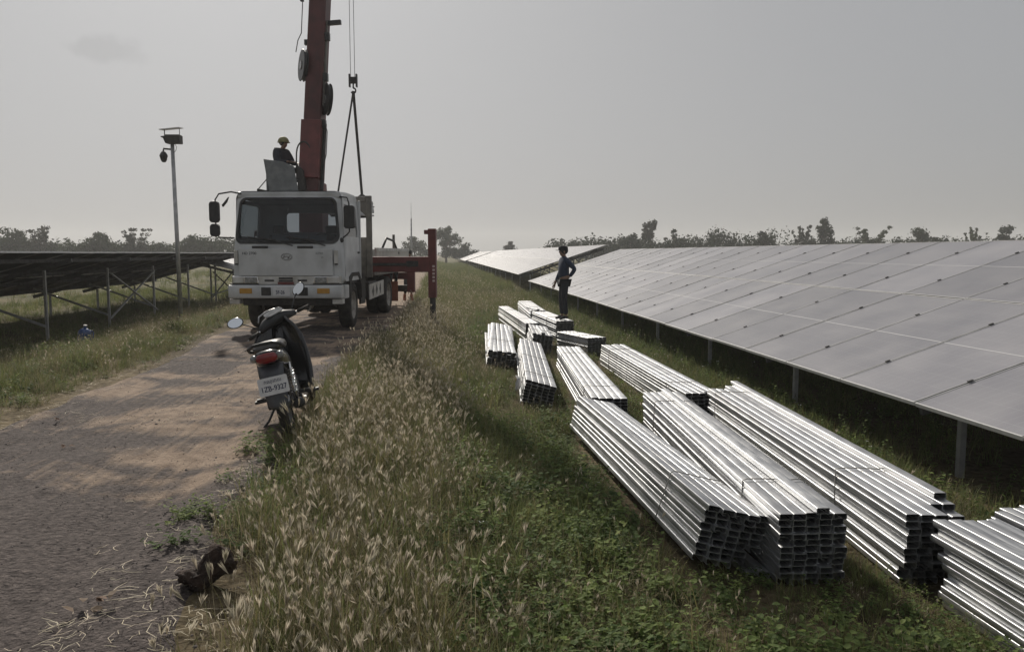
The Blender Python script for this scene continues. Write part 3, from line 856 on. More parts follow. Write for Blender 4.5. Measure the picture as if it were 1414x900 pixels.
tb(MB().box((0, -0.012, 1.055), (0.30, 0.03, 0.03)), 'grille_slot', 'black_plastic')
tb(MB().box((0, -0.02, 1.005), (0.34, 0.03, 0.05)), 'red_strip', 'crane_red')
for sx in (-1, 1): tb(MB().box((sx * 0.36, -0.012, 1.06), (0.20, 0.03, 0.035)), 'grille_slot', 'black_plastic')
# bumper
b = MB().prism([(-0.10, 0.70), (-0.12, 0.74), (-0.12, 0.93), (-0.10, 0.97), (0.10, 0.97), (0.16, 0.70)], -1.23, 1.23)
bp_ = tb(b, 'bumper', 'white_paint', bevel=0.025)
for sx in (-1, 1):
    MB().box((sx * 0.84, -0.122, 0.855), (0.27, 0.03, 0.105)).build('indicator', 'amber', bp_, bevel=0.012)
    MB().box((sx * 0.40, -0.122, 0.845), (0.21, 0.025, 0.165)).build('fog_recess', 'black_plastic', bp_, bevel=0.02)
    MB().box((sx * 0.40, -0.137, 0.845), (0.12, 0.012, 0.10)).build('fog_lamp', 'chassis', bp_, bevel=0.01)
    tb(MB().box((sx * 1.12, 0.05, 0.64), (0.22, 0.20, 0.10)), 'bumper_bracket', 'dirty_white', bevel=0.01)
pl = MB().box((-0.06, -0.128, 0.85), (0.36, 0.012, 0.19)).build('number_plate', 'plate_white', bp_, bevel=0.004)
text('3F-26', 0.10, 'plate_ink', pl, (-0.09, -0.136, 0.825), (R(90), 0, 0), 'plate_characters', 0.85, bold=0.0016)
tb(MB().box((0, 0.35, 0.62), (2.0, 0.5, 0.14)), 'under_bumper', 'chassis', bevel=0.02)
text('HD 2700', 0.075, 'ink_dark', fp, (-0.78, -0.0195, 1.60), (R(90), 0, 0), 'lettering', 1.1, bold=0.001)
text('SUPER', 0.055, 'crane_grey', fp, (0.74, -0.0195, 1.60), (R(90), 0, 0), 'lettering', 1.1)
text('14', 0.05, 'ink_dark', fp, (0.80, -0.0195, 1.52), (R(90), 0, 0), 'lettering', 1.0)
el = [(0.03 + 0.115 * math.cos(a), -0.024, 1.535 + 0.062 * math.sin(a)) for a in [2 * math.pi * i / 28 for i in range(28)]]
em = MB().tube(el, 0.009, 6, closed=True)
em.tube([(-0.05, -0.026, 1.50), (-0.01, -0.026, 1.57)], 0.010, 6).tube([(0.06, -0.026, 1.50), (0.11, -0.026, 1.57)], 0.010, 6).tube([(-0.03, -0.026, 1.535), (0.03, -0.026, 1.545), (0.085, -0.026, 1.535)], 0.009, 6)
em.build('emblem', 'steel', fp, smooth=True)
# wipers
for (x0, x1) in ((0.16, -0.82), (0.86, 0.02)):
    p0 = (x0, front_y(x0, 1.80) - 0.02, 1.755); p1 = ((x0 + x1) / 2 + 0.05, front_y(0.4, 1.86) - 0.035, 1.865); p2 = (x1, front_y(x1, 1.93) - 0.025, 1.915)
    tb(MB().tube([p0, p1, p2], [0.014, 0.010, 0.007], 6).bar((x1 - 0.02, p2[1] + 0.01, 1.935), (x1 + 0.62, front_y(x1 + .5, 1.87) - 0.012, 1.865), 0.014, 0.02), 'wiper', 'black_plastic')
# mirrors: pair on the left arm, one large on the right
arm = tb(MB().tube([(-1.02, 0.25, 2.80), (-1.18, 0.10, 2.83), (-1.40, -0.02, 2.78), (-1.47, -0.05, 2.66), (-1.47, -0.05, 1.98), (-1.42, 0.0, 1.92), (-1.16, 0.16, 1.91)], 0.016, 7), 'mirror_arm', 'chassis', smooth=True)
MB().prism(rrect(0.21, 0.42, 0.07, 5, -1.475, 2.42), -0.13, -0.04, axis='Y').build('mirror_housing', 'black_plastic', arm, bevel=0.012)
MB().prism(rrect(0.20, 0.25, 0.07, 5, -1.475, 2.06), -0.13, -0.04, axis='Y').build('mirror_housing', 'black_plastic', arm, bevel=0.012)
MB().prism([(-1.33, 2.56), (-1.29, 2.60), (-1.20, 2.70), (-1.18, 2.72), (-1.22, 2.62), (-1.31, 2.52)], -0.06, 0.0, axis='Y').build('mirror_housing', 'black_plastic', arm, bevel=0.01)
arm = tb(MB().tube([(1.12, 0.30, 2.74), (1.30, 0.22, 2.72), (1.34, 0.22, 2.60), (1.34, 0.22, 2.04), (1.28, 0.25, 1.98), (1.16, 0.28, 1.90)], 0.016, 7), 'mirror_arm', 'chassis', smooth=True)
MB().prism(rrect(0.24, 0.46, 0.06, 5, 1.36, 2.33), 0.12, 0.22, axis='Y').build('mirror_housing', 'black_plastic', arm, bevel=0.012)
MB().ball((1.17, 0.2, 1.87), (0.05, 0.04, 0.05)).build('mirror_foot', 'black_plastic', arm, smooth=True)
# wheels
TY = [(0.30, -0.13), (0.36, -0.145), (0.46, -0.14), (0.49, -0.11), (0.497, 0.0), (0.49, 0.11), (0.46, 0.14), (0.36, 0.145), (0.30, 0.13)]
ty_me = MB().lathe(TY, 36).mesh('tyre', 'rubber', True)
rb = MB().lathe([(0.30, 0.13), (0.27, 0.10), (0.22, 0.03), (0.13, 0.04), (0.12, 0.10), (0.02, 0.115), (0.02, -0.1), (0.30, -0.12)], 30)
for i in range(8):
    a = i * math.pi / 4; rb.tube([(0.03, 0.165 * math.cos(a), 0.165 * math.sin(a)), (0.065, 0.165 * math.cos(a), 0.165 * math.sin(a))], 0.016, 6)
rim_me = rb.mesh('rim', 'dusty_rim', True); rim_me.set_sharp_from_angle(angle=R(35))
def wheel(x, y, s, rz=0.0):
    h = link('wheel', None, TRK); h.location = (x, y, 0.497); h.rotation_euler = (0, 0, rz); h.scale = (s, 1, 1)
    link('tyre', ty_me, h); link('rim', rim_me, h)
for sx in (-1, 1):
    wheel(sx * 1.03, 1.22, sx, R(3))
    wheel(sx * 1.02, 5.45, sx); wheel(sx * 0.72, 5.45, sx)
tb(MB().tube([(-0.95, 1.22, 0.45), (0.95, 1.22, 0.45)], 0.07, 10).box((0, 1.22, 0.52), (1.0, 0.12, 0.12)), 'front_axle', 'chassis')
tb(MB().tube([(-0.9, 5.45, 0.5), (0.9, 5.45, 0.5)], 0.09, 10).ball((0, 5.45, 0.5), 0.24), 'rear_axle', 'chassis', smooth=True)
for sx in (-1, 1): tb(MB().box((sx * 0.42, 4.6, 0.84), (0.09, 8.4, 0.24)), 'frame_rail', 'chassis')
tb(MB().box((0, 1.0, 0.80), (0.7, 0.9, 0.5)).box((0.15, 0.6, 0.6), (0.3, 0.3, 0.3)), 'engine', 'chassis', bevel=0.03)
tb(MB().ball((0.42, 0.35, 0.53), (0.07, 0.05, 0.06)).tube([(0.42, 0.3, 0.58), (0.42, 0.28, 0.46), (0.36, 0.27, 0.43)], 0.02, 6), 'tow_hook', 'dirty_white', smooth=True)
# rack behind the cab
for sx in (-1, 1):
    rk = tb(MB().box((sx * 1.30, 2.35, 1.98), (0.13, 0.12, 1.86)), 'rack_post', 'rack_grey', bevel=0.01)
    MB().prism([(sx * 1.23, 2.77), (sx * 1.23, 2.45), (sx * 0.88, 2.77)], 2.32, 2.38, axis='Y').build('gusset', 'rack_grey', rk)
tb(MB().box((0, 2.35, 2.83), (2.46, 0.12, 0.12)), 'rack_beam', 'rack_grey', bevel=0.01)
tb(MB().box((0, 2.35, 1.52), (2.46, 0.06, 0.9)), 'rack_panel', 'rack_grey', bevel=0.01)
# crane turret
tb(MB().box((0, 2.9, 1.15), (1.0, 0.9, 0.5)), 'crane_base', 'crane_red', bevel=0.03)
tb(MB().lathe([(0.42, 1.40), (0.42, 1.62), (0.34, 1.66), (0.0, 1.66), (0.0, 1.40)], 28, 'Z', (0, 2.9, 0)), 'slew_ring', 'chassis', auto=40)
tur = tb(MB().prism([(2.62, 1.66), (3.18, 1.66), (3.22, 2.6), (3.12, 3.25), (2.80, 3.25), (2.66, 2.7)], -0.54, 0.06), 'turret', 'crane_red', bevel=0.03)
# telescopic boom
A0 = Vector((-0.24, 2.72, 2.72)); A1 = Vector((0.22, 5.9, 22.0))
bd = (A1 - A0).normalized()
def boom(t0, t1, wd, ht): return MB().bar(A0 + (A1 - A0) * t0, A0 + (A1 - A0) * t1, wd, ht, upv=(0, 1, 0))
bm = tb(boom(0.0, 0.345, 0.44, 0.50), 'boom', 'boom_red', bevel=0.04)
boom(0.33, 0.62, 0.37, 0.42).build('boom_stage', 'boom_red', bm, bevel=0.03)
boom(0.60, 0.98, 0.30, 0.34).build('boom_stage', 'boom_red', bm, bevel=0.02)
def bp3(t, x, y, z=0.0): return A0 + (A1 - A0) * t + Vector((x, y, z))
MB().bar(bp3(0.03, 0, -0.05), bp3(0.10, 0, -0.05), 0.50, 0.56, upv=(0, 1, 0)).build('boom_collar', 'crane_red', bm, bevel=0.02)
MB().bar(bp3(0.33, 0, 0), bp3(0.348, 0, 0), 0.56, 0.62, upv=(0, 1, 0)).build('boom_collar', 'boom_red', bm, bevel=0.02)
MB().box(bp3(0.098, -0.04, -0.285), (0.22, 0.01, 0.14)).build('sticker', 'dirty_white', bm)
for (t, x, sy) in ((0.170, -0.32, 1), (0.128, 0.33, 1)):
    p = bp3(t, x, -0.12)
    rl = MB().lathe([(0.0, -0.055), (0.36, -0.055), (0.37, -0.04), (0.33, -0.02), (0.33, 0.02), (0.37, 0.04), (0.36, 0.055), (0.0, 0.055)], 32, 'X', (0, 0, 0)).build('hose_reel', 'black_plastic', bm, auto=35)
    rl.location = p; rl.rotation_euler = (0, R(4), R(30))
    MB().lathe([(0.0, -0.075), (0.10, -0.075), (0.10, 0.075), (0.0, 0.075)], 16, 'X').build('reel_hub', 'steel', rl)
MB().bar(bp3(0.223, 0.18, -0.05), bp3(0.224, 0.58, -0.08), 0.09, 0.10).build('boom_bracket', 'black_plastic', bm)
MB().bar(bp3(0.225, 0.22, -0.1), bp3(0.12, 0.245, -0.12), 0.06, 0.08).build('side_rail', 'rack_grey', bm)
MB().tube([bp3(0.262, -0.42, -0.1), bp3(0.21, -0.40, -0.14), bp3(0.20, -0.46, -0.2), bp3(0.185, -0.48, -0.25)], 0.012, 5).build('hose', 'black_plastic', bm)
MB().box(bp3(0.262, -0.36, -0.1), (0.34, 0.08, 0.07)).box(bp3(0.255, -0.44, -0.1), (0.08, 0.08, 0.18)).build('boom_bracket', 'black_plastic', bm)
for t in (0.205, 0.155, 0.098): MB().box(bp3(t, 0.27, -0.15), (0.12, 0.14, 0.18)).build('boom_bracket', 'black_plastic', bm, bevel=0.01)
MB().box(bp3(0.198, -0.25, -0.15), (0.10, 0.1, 0.12)).build('boom_bracket', 'black_plastic', bm)
MB().tube([bp3(0.10, 0.30, -0.2), bp3(0.088, 0.40, -0.25), bp3(0.06, 0.40, -0.25), bp3(0.04, 0.30, -0.2)], 0.012, 5).build('hose', 'black_plastic', bm, smooth=True)
MB().tube([bp3(0.0, 0.30, -0.12, .2), bp3(0.098, 0.30, -0.12)], 0.045, 10).build('lift_cylinder', 'chassis', bm)
MB().box(A1 + Vector((0.1, 0.15, -0.1)), (0.36, 0.5, 0.4)).build('boom_head', 'boom_red', bm, bevel=0.03)
# operator platform left of the boom
px0, py0 = -0.98, 2.30
plat = tb(MB().box((px0 + 0.28, py0 + 0.55, 2.985), (1.15, 1.0, 0.05)), 'operator_platform', 'crane_grey', bevel=0.01)
MB().prism([(-0.98, 3.01), (-1.10, 3.74), (-0.62, 3.68), (-0.36, 3.58), (-0.26, 3.01)], py0 + 0.02, py0 + 0.06, axis='Y').build('platform_panel', 'crane_grey', plat, bevel=0.006)
MB().prism([(2.36, 3.01), (2.36, 3.72), (2.85, 3.6), (2.95, 3.01)], -1.06, -1.02).build('platform_panel', 'crane_grey', plat, bevel=0.006)
MB().prism([(-0.30, 3.01), (-0.30, 3.62), (-0.16, 3.50), (-0.10, 3.01)], py0 + 0.10, py0 + 0.40, axis='Y').build('control_box', 'chassis', plat, bevel=0.015)
MB().tube([(-1.26, 2.35, 3.06), (-1.04, 2.33, 3.28)], 0.012, 5).tube([(-1.28, 2.35, 3.05), (-0.9, 2.35, 2.98)], 0.03, 6).build('platform_strut', 'chassis', plat)
hp = [(-0.38 + 0.21 * (1 - math.cos(a)) * 0.9, 2.62, 3.75 + 0.42 * math.sin(a) ** 0.7) for a in [math.pi * i / 12 for i in range(13)]]
MB().tube([(-0.38, 2.62, 3.3)] + hp + [(0.0, 2.62, 3.3)], 0.02, 6).build('hand_rail', 'chassis', plat, smooth=True)
MB().box((-0.80, 2.88, 3.38), (0.42, 0.40, 0.10)).build('operator_seat', 'seat_cloth', plat, bevel=0.03)
MB().box((-0.80, 2.88, 3.17), (0.12, 0.12, 0.34)).build('seat_pedestal', 'chassis', plat)
plat.location.x = -0.17
# outriggers
ob = tb(MB().box((1.86, 2.85, 1.345), (1.72, 0.30, 0.36)), 'outrigger_beam', 'crane_red', bevel=0.02)
MB().box((1.5, 2.69, 1.345), (1.5, 0.012, 0.07)).build('beam_label', 'chassis', ob)
MB().box((2.30, 2.69, 1.36), (0.30, 0.014, 0.14)).build('beam_label', 'chassis', ob)
for x in (2.30, 2.42): pass
lg = tb(MB().box((2.79, 2.85, 1.37), (0.20, 0.22, 1.62)), 'outrigger_leg', 'crane_red', bevel=0.015)
MB().box((2.68, 2.85, 2.10), (0.18, 0.16, 0.10)).build('leg_cap', 'crane_red', lg, bevel=0.01)
MB().tube([(2.79, 2.85, 0.6), (2.79, 2.85, 0.0)], 0.075, 14).build('leg_ram', 'chassis', lg, smooth=False)
MB().lathe([(0.0, -0.06), (0.17, -0.06), (0.17, -0.02), (0.08, 0.03), (0.0, 0.03)], 20, 'Z', (2.79, 2.85, 0.0)).build('leg_pad', 'chassis', lg)
for i in range(5): MB().box((2.83, 2.738, 1.30 - i * 0.085), (0.06, 0.006, 0.05)).build('leg_mark', 'ink_pale', lg)
tb(MB().box((-1.3, 2.85, 1.345), (0.7, 0.30, 0.36)), 'outrigger_beam', 'crane_red', bevel=0.02)
lg = tb(MB().box((-1.62, 2.85, 1.37), (0.20, 0.22, 1.55)), 'outrigger_leg', 'crane_red', bevel=0.015)
# side guard; proud black plates stand for the shade in its diamond cutouts
gd = tb(MB().prism([(3.0, 0.50), (3.0, 0.86), (4.78, 0.92), (4.78, 0.55)], 1.12, 1.145), 'side_guard', 'dirty_white')
for y, z in ((3.4, 0.69), (3.85, 0.71), (4.3, 0.72)):
    MB().prism([(y - 0.11, z), (y, z - 0.13), (y + 0.11, z), (y, z + 0.13)], 1.142, 1.152).build('diamond_dark', 'black_plastic', gd)
tb(MB().box((0.95, 3.5, 0.72), (0.35, 1.0, 0.42)), 'fuel_tank', 'chassis', bevel=0.04)
tb(MB().box((1.10, 2.35, 0.80), (0.05, 0.5, 0.7)), 'mud_flap', 'chassis', bevel=0.005)
tb(MB().box((1.02, 6.15, 0.55), (0.55, 0.02, 0.55)), 'mud_flap', 'orange_boot')
# load bed
tb(MB().box((0, 6.1, 1.12), (2.36, 5.3, 0.12)), 'bed_floor', 'rack_grey', bevel=0.01)
for sx in (-1, 1):
    sb = tb(MB().box((sx * 1.2, 6.1, 1.70), (0.05, 5.2, 0.08)).box((sx * 1.2, 6.1, 1.22), (0.05, 5.2, 0.08)), 'side_board', 'dirty_white', bevel=0.006)
    slat = MB().box((0, 0, 0), (0.045, 0.10, 0.42)).mesh('slat', 'dirty_white')
    for i in range(27):
        o = link('slat', slat, sb); o.location = (sx * 1.2, 3.6 + i * 0.19, 1.46)
tb(MB().box((0, 8.72, 1.45), (2.36, 0.05, 0.56)), 'tail_board', 'dirty_white', bevel=0.01)
tb(MB().box((0, 8.70, 0.52), (2.42, 0.14, 0.20)), 'rear_bumper', 'chassis', bevel=0.015)
tb(MB().box((1.36, 8.2, 0.80), (0.24, 0.22, 0.75)), 'rear_outrigger_leg', 'crane_red', bevel=0.015)
tb(MB().box((0, 8.2, 0.92), (2.5, 0.2, 0.2)), 'rear_outrigger_beam', 'crane_red', bevel=0.015)
for i, (x, y) in enumerate(((1.0, 6.4), (1.05, 7.0), (0.95, 7.4))):
    tb(MB().tube([(x, y, 1.1), (x + 0.05, y + 0.05, 0.85), (x - 0.02, y + 0.2, 0.72), (x, y + 0.4, 1.05)], 0.03, 6), 'hose', 'black_plastic', smooth=True)
tb(MB().tube([(0.9, 5.9, 1.18), (0.9, 5.9, 1.75), (1.0, 6.0, 2.02), (1.15, 6.3, 1.95), (1.2, 6.8, 1.6)], 0.035, 7), 'hose', 'black_plastic', smooth=True)
tb(MB().box((0.95, 7.4, 1.8), (0.07, 0.07, 0.7)), 'bed_stake', 'rack_grey')
# hook
HK = TRK.matrix_basis.inverted() if False else None
Tm = Matrix.Translation((-3.12, 16.08, 0)) @ Matrix.Rotation(R(-6.5), 4, 'Z') @ Matrix.Diagonal((0.93, 1, 1, 1))
hook_w = Vector((-2.31, 21.6, 6.15)); hl_ = Tm.inverted() @ hook_w
tip = A1 + Vector((0.12, 0.35, -0.3))
cb = tb(MB().tube([(hl_.x - 0.07, hl_.y, hl_.z + 0.1), (hl_.x - 0.06, hl_.y, tip.z)], 0.010, 5).tube([(hl_.x + 0.05, hl_.y, hl_.z + 0.1), (hl_.x + 0.04, hl_.y, tip.z)], 0.010, 5), 'hoist_cable', 'steel')
hb = tb(MB().box((hl_.x - 0.10, hl_.y, hl_.z + 0.02), (0.04, 0.12, 0.34)).box((hl_.x + 0.10, hl_.y, hl_.z + 0.02), (0.04, 0.12, 0.34)).box((hl_.x, hl_.y, hl_.z + 0.03), (0.2, 0.14, 0.16)), 'hook_block', 'black_plastic', bevel=0.01)
hk = [(hl_.x, hl_.y, hl_.z - 0.05), (hl_.x, hl_.y, hl_.z - 0.17)] + [(hl_.x + 0.07 * math.sin(a) , hl_.y, hl_.z - 0.24 + 0.07 * math.cos(a)) for a in [i * math.pi / 6 for i in range(0, 9)]]
MB().tube(hk, 0.022, 7).build('hook', 'chassis', hb, smooth=True)

# ------------------------------------------------------------------ load on the hook, and its sling
ld = bundle('bundle of steel channels hanging in slings behind the truck cab', -3.88, 20.9, -2.33, 23.1, 6, 10, z=2.66, ties=(), jit=0.05, seed=21)
ld['group'] = 'galvanised steel channel bundles lifted'
BUNDLES.pop()
sl_ = thing('lifting_sling', 'dark webbing sling running from the crane hook down around the hanging load', 'sling', (-2.31, 21.6, 5.9))
top = Vector((0, 0, 0.0))
ldm = Matrix.Translation((-3.88, 20.9, 2.66)) @ Matrix.Rotation(-math.atan2(1.55, 2.2), 4, 'Z')
for u, nm in ((1.50, 0), (2.48, 1)):
    a = ldm @ Vector((-0.03, u, 0.44)); bq = ldm @ Vector((0.53, u, 0.44)); c1 = ldm @ Vector((0.53, u, -0.02)); c0 = ldm @ Vector((-0.03, u, -0.02))
    mid = ldm @ Vector((0.25, u, 0.60))
    off = Vector((-2.31, 21.6, 5.9))
    g = MB()
    g.bar(top, mid - off, 0.075 if nm else 0.05, 0.012, upv=(0.3, 1, 0))
    for p, q in ((mid, a), (mid, bq), (a, c0), (bq, c1), (c0, c1)):
        g.bar(p - off, q - off, 0.07, 0.012, upv=(1, 1.3, 0.2))
    g.build('sling_leg', 'sling', sl_)

# ------------------------------------------------------------------ motorcycle (local x right, y forward, z up; origin at rear tyre contact)
BK = thing('motorcycle', 'black step-through motorcycle with red tail light leaning on its side stand', 'motorcycle', (-1.35, 7.0, 0.005), 0)
BK.rotation_euler = (0, R(-12), R(6.5))
def kb(mb, name, mats, parent=BK, **k): return mb.build(name, mats, parent, **k)
SA = Vector((0, 0.98, 0.93))                           # steering head
def steer(mb, ang=34, low=0.0):
    if low: mb.v = [(p[0], p[1] - low * 0.4, p[2] - low) for p in mb.v]
    axis = Vector((0, -math.sin(R(26)), math.cos(R(26))))
    T = Matrix.Translation(SA) @ Matrix.Rotation(R(ang), 4, axis) @ Matrix.Translation(-SA)
    mb.v = [tuple(T @ Vector(p)) for p in mb.v]
    return mb
def bike_wheel(cy, wd, front):
    r = 0.285
    t = MB().lathe([(0.225, -wd * .35), (0.25, -wd * .5), (0.27, -wd * .45), (0.283, -wd * .2), (0.285, 0), (0.283, wd * .2), (0.27, wd * .45), (0.25, wd * .5), (0.225, wd * .35)], 36, 'X', (0, cy, r))
    rm = MB().lathe([(0.226, -wd * .34), (0.205, -wd * .3), (0.205, wd * .3), (0.226, wd * .34)], 36, 'X', (0, cy, r))
    rm.lathe([(0.06, -0.06), (0.06, 0.06), (0.012, 0.07), (0.012, -0.07)], 16, 'X', (0, cy, r))
    for i in range(18):
        a = 2 * math.pi * i / 18; sgn = 1 if i % 2 else -1; a2 = a + 0.5 * (1 if i % 4 < 2 else -1)
        rm.tube([(sgn * 0.05, cy + 0.055 * math.cos(a2), r + 0.055 * math.sin(a2)), (0, cy + 0.21 * math.cos(a), r + 0.21 * math.sin(a))], 0.0025, 4)
    if front: steer(t); steer(rm)
    h = link('front_wheel' if front else 'rear_wheel', None, BK)
    t.build('tyre', 'rubber', h, smooth=True); rm.build('rim', 'bike_silver', h, smooth=True)
bike_wheel(0.0, 0.085, False); bike_wheel(1.24, 0.075, True)
# swing arm, shocks, engine
for sx in (-1, 1):
    kb(MB().tube([(sx * 0.075, 0.0, 0.285), (sx * 0.08, 0.46, 0.33)], 0.018, 8), 'swing_arm', 'bike_matt')
    sh = kb(MB().tube([(sx * 0.115, 0.0, 0.30), (sx * 0.115, 0.10, 0.62)], 0.016, 8), 'shock_absorber', 'chrome', smooth=True)
    coil = [(sx * 0.115 + 0.030 * math.cos(a), 0.02 + 0.07 * (a / (18 * math.pi)) + 0.030 * math.sin(a), 0.345 + 0.22 * a / (18 * math.pi)) for a in [i * 0.35 for i in range(int(18 * math.pi / 0.35))]]
    MB().tube(coil, 0.006, 5).build('spring', 'chrome', sh, smooth=True)
    kb(MB().tube([(sx * 0.10, 0.44, 0.28), (sx * 0.27, 0.42, 0.27)], 0.013, 7).box((sx * 0.24, 0.42, 0.275), (0.11, 0.06, 0.025)), 'foot_peg', 'bike_matt')
    kb(MB().tube([(sx * 0.09, 0.20, 0.34), (sx * 0.20, 0.16, 0.33)], 0.012, 7).box((sx * 0.19, 0.16, 0.332), (0.09, 0.05, 0.02)), 'passenger_peg', 'bike_matt')
kb(MB().box((0, 0.58, 0.33), (0.20, 0.30, 0.18)).tube([(0, 0.68, 0.33), (0, 0.90, 0.36)], 0.075, 14), 'engine', 'bike_silver', bevel=0.02)
kb(MB().tube([(0.09, 0.62, 0.24), (0.13, 0.42, 0.20), (0.14, 0.30, 0.21), (0.145, -0.26, 0.30)], [0.018, 0.022, 0.042, 0.045], 12), 'exhaust', 'bike_matt', smooth=True)
kb(MB().prism(rrect(0.56, 0.10, 0.045, 5, 0.22, 0.30), -0.13, -0.10), 'chain_case', 'bike_matt', bevel=0.008)
kb(MB().tube([(-0.10, 0.40, 0.24), (-0.20, 0.30, 0.10), (-0.27, 0.22, 0.045)], 0.011, 7).box((-0.28, 0.21, 0.040), (0.06, 0.05, 0.012)), 'side_stand', 'bike_matt')
kb(MB().tube([(0, 0.05, 0.62), (0, 0.4, 0.60), (0, 0.7, 0.52), (0, 0.95, 0.85)], 0.03, 8), 'frame_tube', 'bike_matt', smooth=True)
# rear guard, plate
def strip(prof, hw, n=5, bulge=0.03):
    g = MB(); vs = []; fs = []
    for (y, z, wd) in prof:
        for i in range(n + 1):
            u = -1 + 2 * i / n; vs.append((u * wd, y + bulge * u * u, z))
    for j in range(len(prof) - 1):
        for i in range(n): a = j * (n + 1) + i; fs.append((a, a + 1, a + n + 2, a + n + 1))
    return g.add(vs, fs)
kb(strip([(-0.26, 0.67, 0.105), (-0.30, 0.60, 0.10), (-0.325, 0.50, 0.095), (-0.345, 0.40, 0.09), (-0.36, 0.33, 0.075), (-0.355, 0.30, 0.055)], 0), 'rear_mudguard', 'bike_guard', smooth=True, solid=0.012)
kb(strip([(-0.20, 0.62, 0.06), (-0.24, 0.52, 0.06), (-0.27, 0.40, 0.055), (-0.275, 0.32, 0.05)], 0), 'inner_mudguard', 'bike_matt', smooth=True, solid=0.01)
pl = kb(MB().prism(rrect(0.245, 0.150, 0.012, 3, 0, 0), -0.002, 0.002, axis='Y'), 'number_plate', 'plate_white')
pl.location = (0, -0.358, 0.505); pl.rotation_euler = (R(-10), 0, 0)
text('1ZB-9327', 0.062, 'plate_ink', pl, (0, -0.0035, -0.022), (R(90), 0, 0), 'plate_characters', 0.86, bold=0.0008)
text('\u1780\u178E\u17D2\u178A\u17B6\u179B', 0.040, 'plate_ink', pl, (0, -0.0035, 0.040), (R(90), 0, 0), 'plate_characters', 1.0)
# tail and seat
def sec(y, zc, hw, hh, n=14, flat=1.0):
    if zc > 0.6 and y < 0.7: zc += 0.045
    return [(hw * math.copysign(abs(math.cos(a)) ** 0.75, math.cos(a)), y, zc + hh * math.copysign(abs(math.sin(a)) ** 0.8, math.sin(a)) * (flat if math.sin(a) < 0 else 1)) for a in [2 * math.pi * i / n for i in range(n)]]
kb(MB().loft([sec(-0.36, 0.715, 0.055, 0.03), sec(-0.32, 0.705, 0.105, 0.055), sec(-0.18, 0.675, 0.125, 0.075), sec(0.1, 0.62, 0.135, 0.095), sec(0.4, 0.57, 0.12, 0.10), sec(0.6, 0.52, 0.09, 0.09)], capa=True, capb=True), 'tail_cover', 'bike_black', smooth=True)
kb(MB().loft([sec(-0.24, 0.765, 0.09, 0.02), sec(-0.20, 0.77, 0.115, 0.038), sec(0.0, 0.765, 0.13, 0.045), sec(0.2, 0.75, 0.13, 0.045), sec(0.32, 0.725, 0.12, 0.045), sec(0.5, 0.715, 0.10, 0.04), sec(0.62, 0.70, 0.06, 0.025)], capa=True, capb=True), 'seat', 'bike_seat', smooth=True)
tl = kb(MB().loft([sec(-0.385, 0.700, 0.075, 0.022), sec(-0.38, 0.700, 0.085, 0.038), sec(-0.33, 0.695, 0.095, 0.05), sec(-0.28, 0.69, 0.09, 0.05)], capa=True, capb=True), 'tail_light', 'tail_red', smooth=True)
for sx in (-1, 1): MB().loft([[(sx * p[0] if sx > 0 else sx * p[0], p[1], p[2]) for p in sec(-0.0, 0, 0.028, 0.026)], [(sx * p[0], p[1], p[2]) for p in sec(0.06, 0, 0.035, 0.034)]], capa=True, capb=True).build('turn_signal', 'lamp_glass', tl, smooth=True).location = (sx * 0.105, -0.355, 0.75)
kb(MB().tube([(-0.125, 0.02, 0.775), (-0.14, -0.2, 0.805), (-0.13, -0.34, 0.84), (-0.075, -0.42, 0.868), (0, -0.435, 0.872), (0.075, -0.42, 0.868), (0.13, -0.34, 0.84), (0.14, -0.2, 0.805), (0.125, 0.02, 0.775)], 0.014, 8), 'grab_rail', 'bike_matt', smooth=True)
# leg shield and side covers
vs = []; fs = []; prof = [(1.00, 0.98, 0.10), (0.96, 0.90, 0.17), (0.93, 0.78, 0.23), (0.90, 0.62, 0.25), (0.87, 0.46, 0.255), (0.82, 0.34, 0.245), (0.77, 0.26, 0.20)]
for (y, z, wd) in prof:
    for i in range(9):
        u = -1 + i / 4; vs.append((u * wd, y - 0.10 * abs(u) ** 2.2, z))
for j in range(len(prof) - 1):
    for i in range(8): a = j * 9 + i; fs.append((a, a + 1, a + 10, a + 9))
kb(MB().add(vs, fs), 'leg_shield', 'bike_black', smooth=True, solid=0.015)
kb(MB().loft([sec(0.55, 0.56, 0.07, 0.06), sec(0.75, 0.58, 0.06, 0.07), sec(0.93, 0.78, 0.07, 0.09), sec(0.99, 0.95, 0.07, 0.06)], capa=True, capb=True), 'centre_cover', 'bike_black', smooth=True)
kb(MB().loft([sec(1.02, 0.84, 0.11, 0.14), sec(1.08, 0.80, 0.09, 0.13), sec(1.12, 0.74, 0.05, 0.09)], capa=True, capb=True), 'front_cowl', 'bike_black', smooth=True)
def steer_low(mb): return steer(mb, 34, 0.075)
# handlebar group
hc = steer_low(MB().loft([[(-0.21 + 0, 0.97 + 0.035 * math.cos(a), 1.01 + 0.03 * math.sin(a)) for a in [2 * math.pi * i / 12 for i in range(12)]],
                      [(-0.11, 0.99 + 0.075 * math.cos(a), 1.035 + 0.055 * math.sin(a)) for a in [2 * math.pi * i / 12 for i in range(12)]],
                      [(0.0, 1.0 + 0.095 * math.cos(a), 1.05 + 0.068 * math.sin(a)) for a in [2 * math.pi * i / 12 for i in range(12)]],
                      [(0.11, 0.99 + 0.075 * math.cos(a), 1.035 + 0.055 * math.sin(a)) for a in [2 * math.pi * i / 12 for i in range(12)]],
                      [(0.21, 0.97 + 0.035 * math.cos(a), 1.01 + 0.03 * math.sin(a)) for a in [2 * math.pi * i / 12 for i in range(12)]]], capa=True, capb=True))
hb_ = kb(hc, 'handlebar_cover', 'bike_matt', smooth=True)
m_ = MB().prism(rrect(0.20, 0.085, 0.035, 5), -0.006, 0.006, axis='Z')
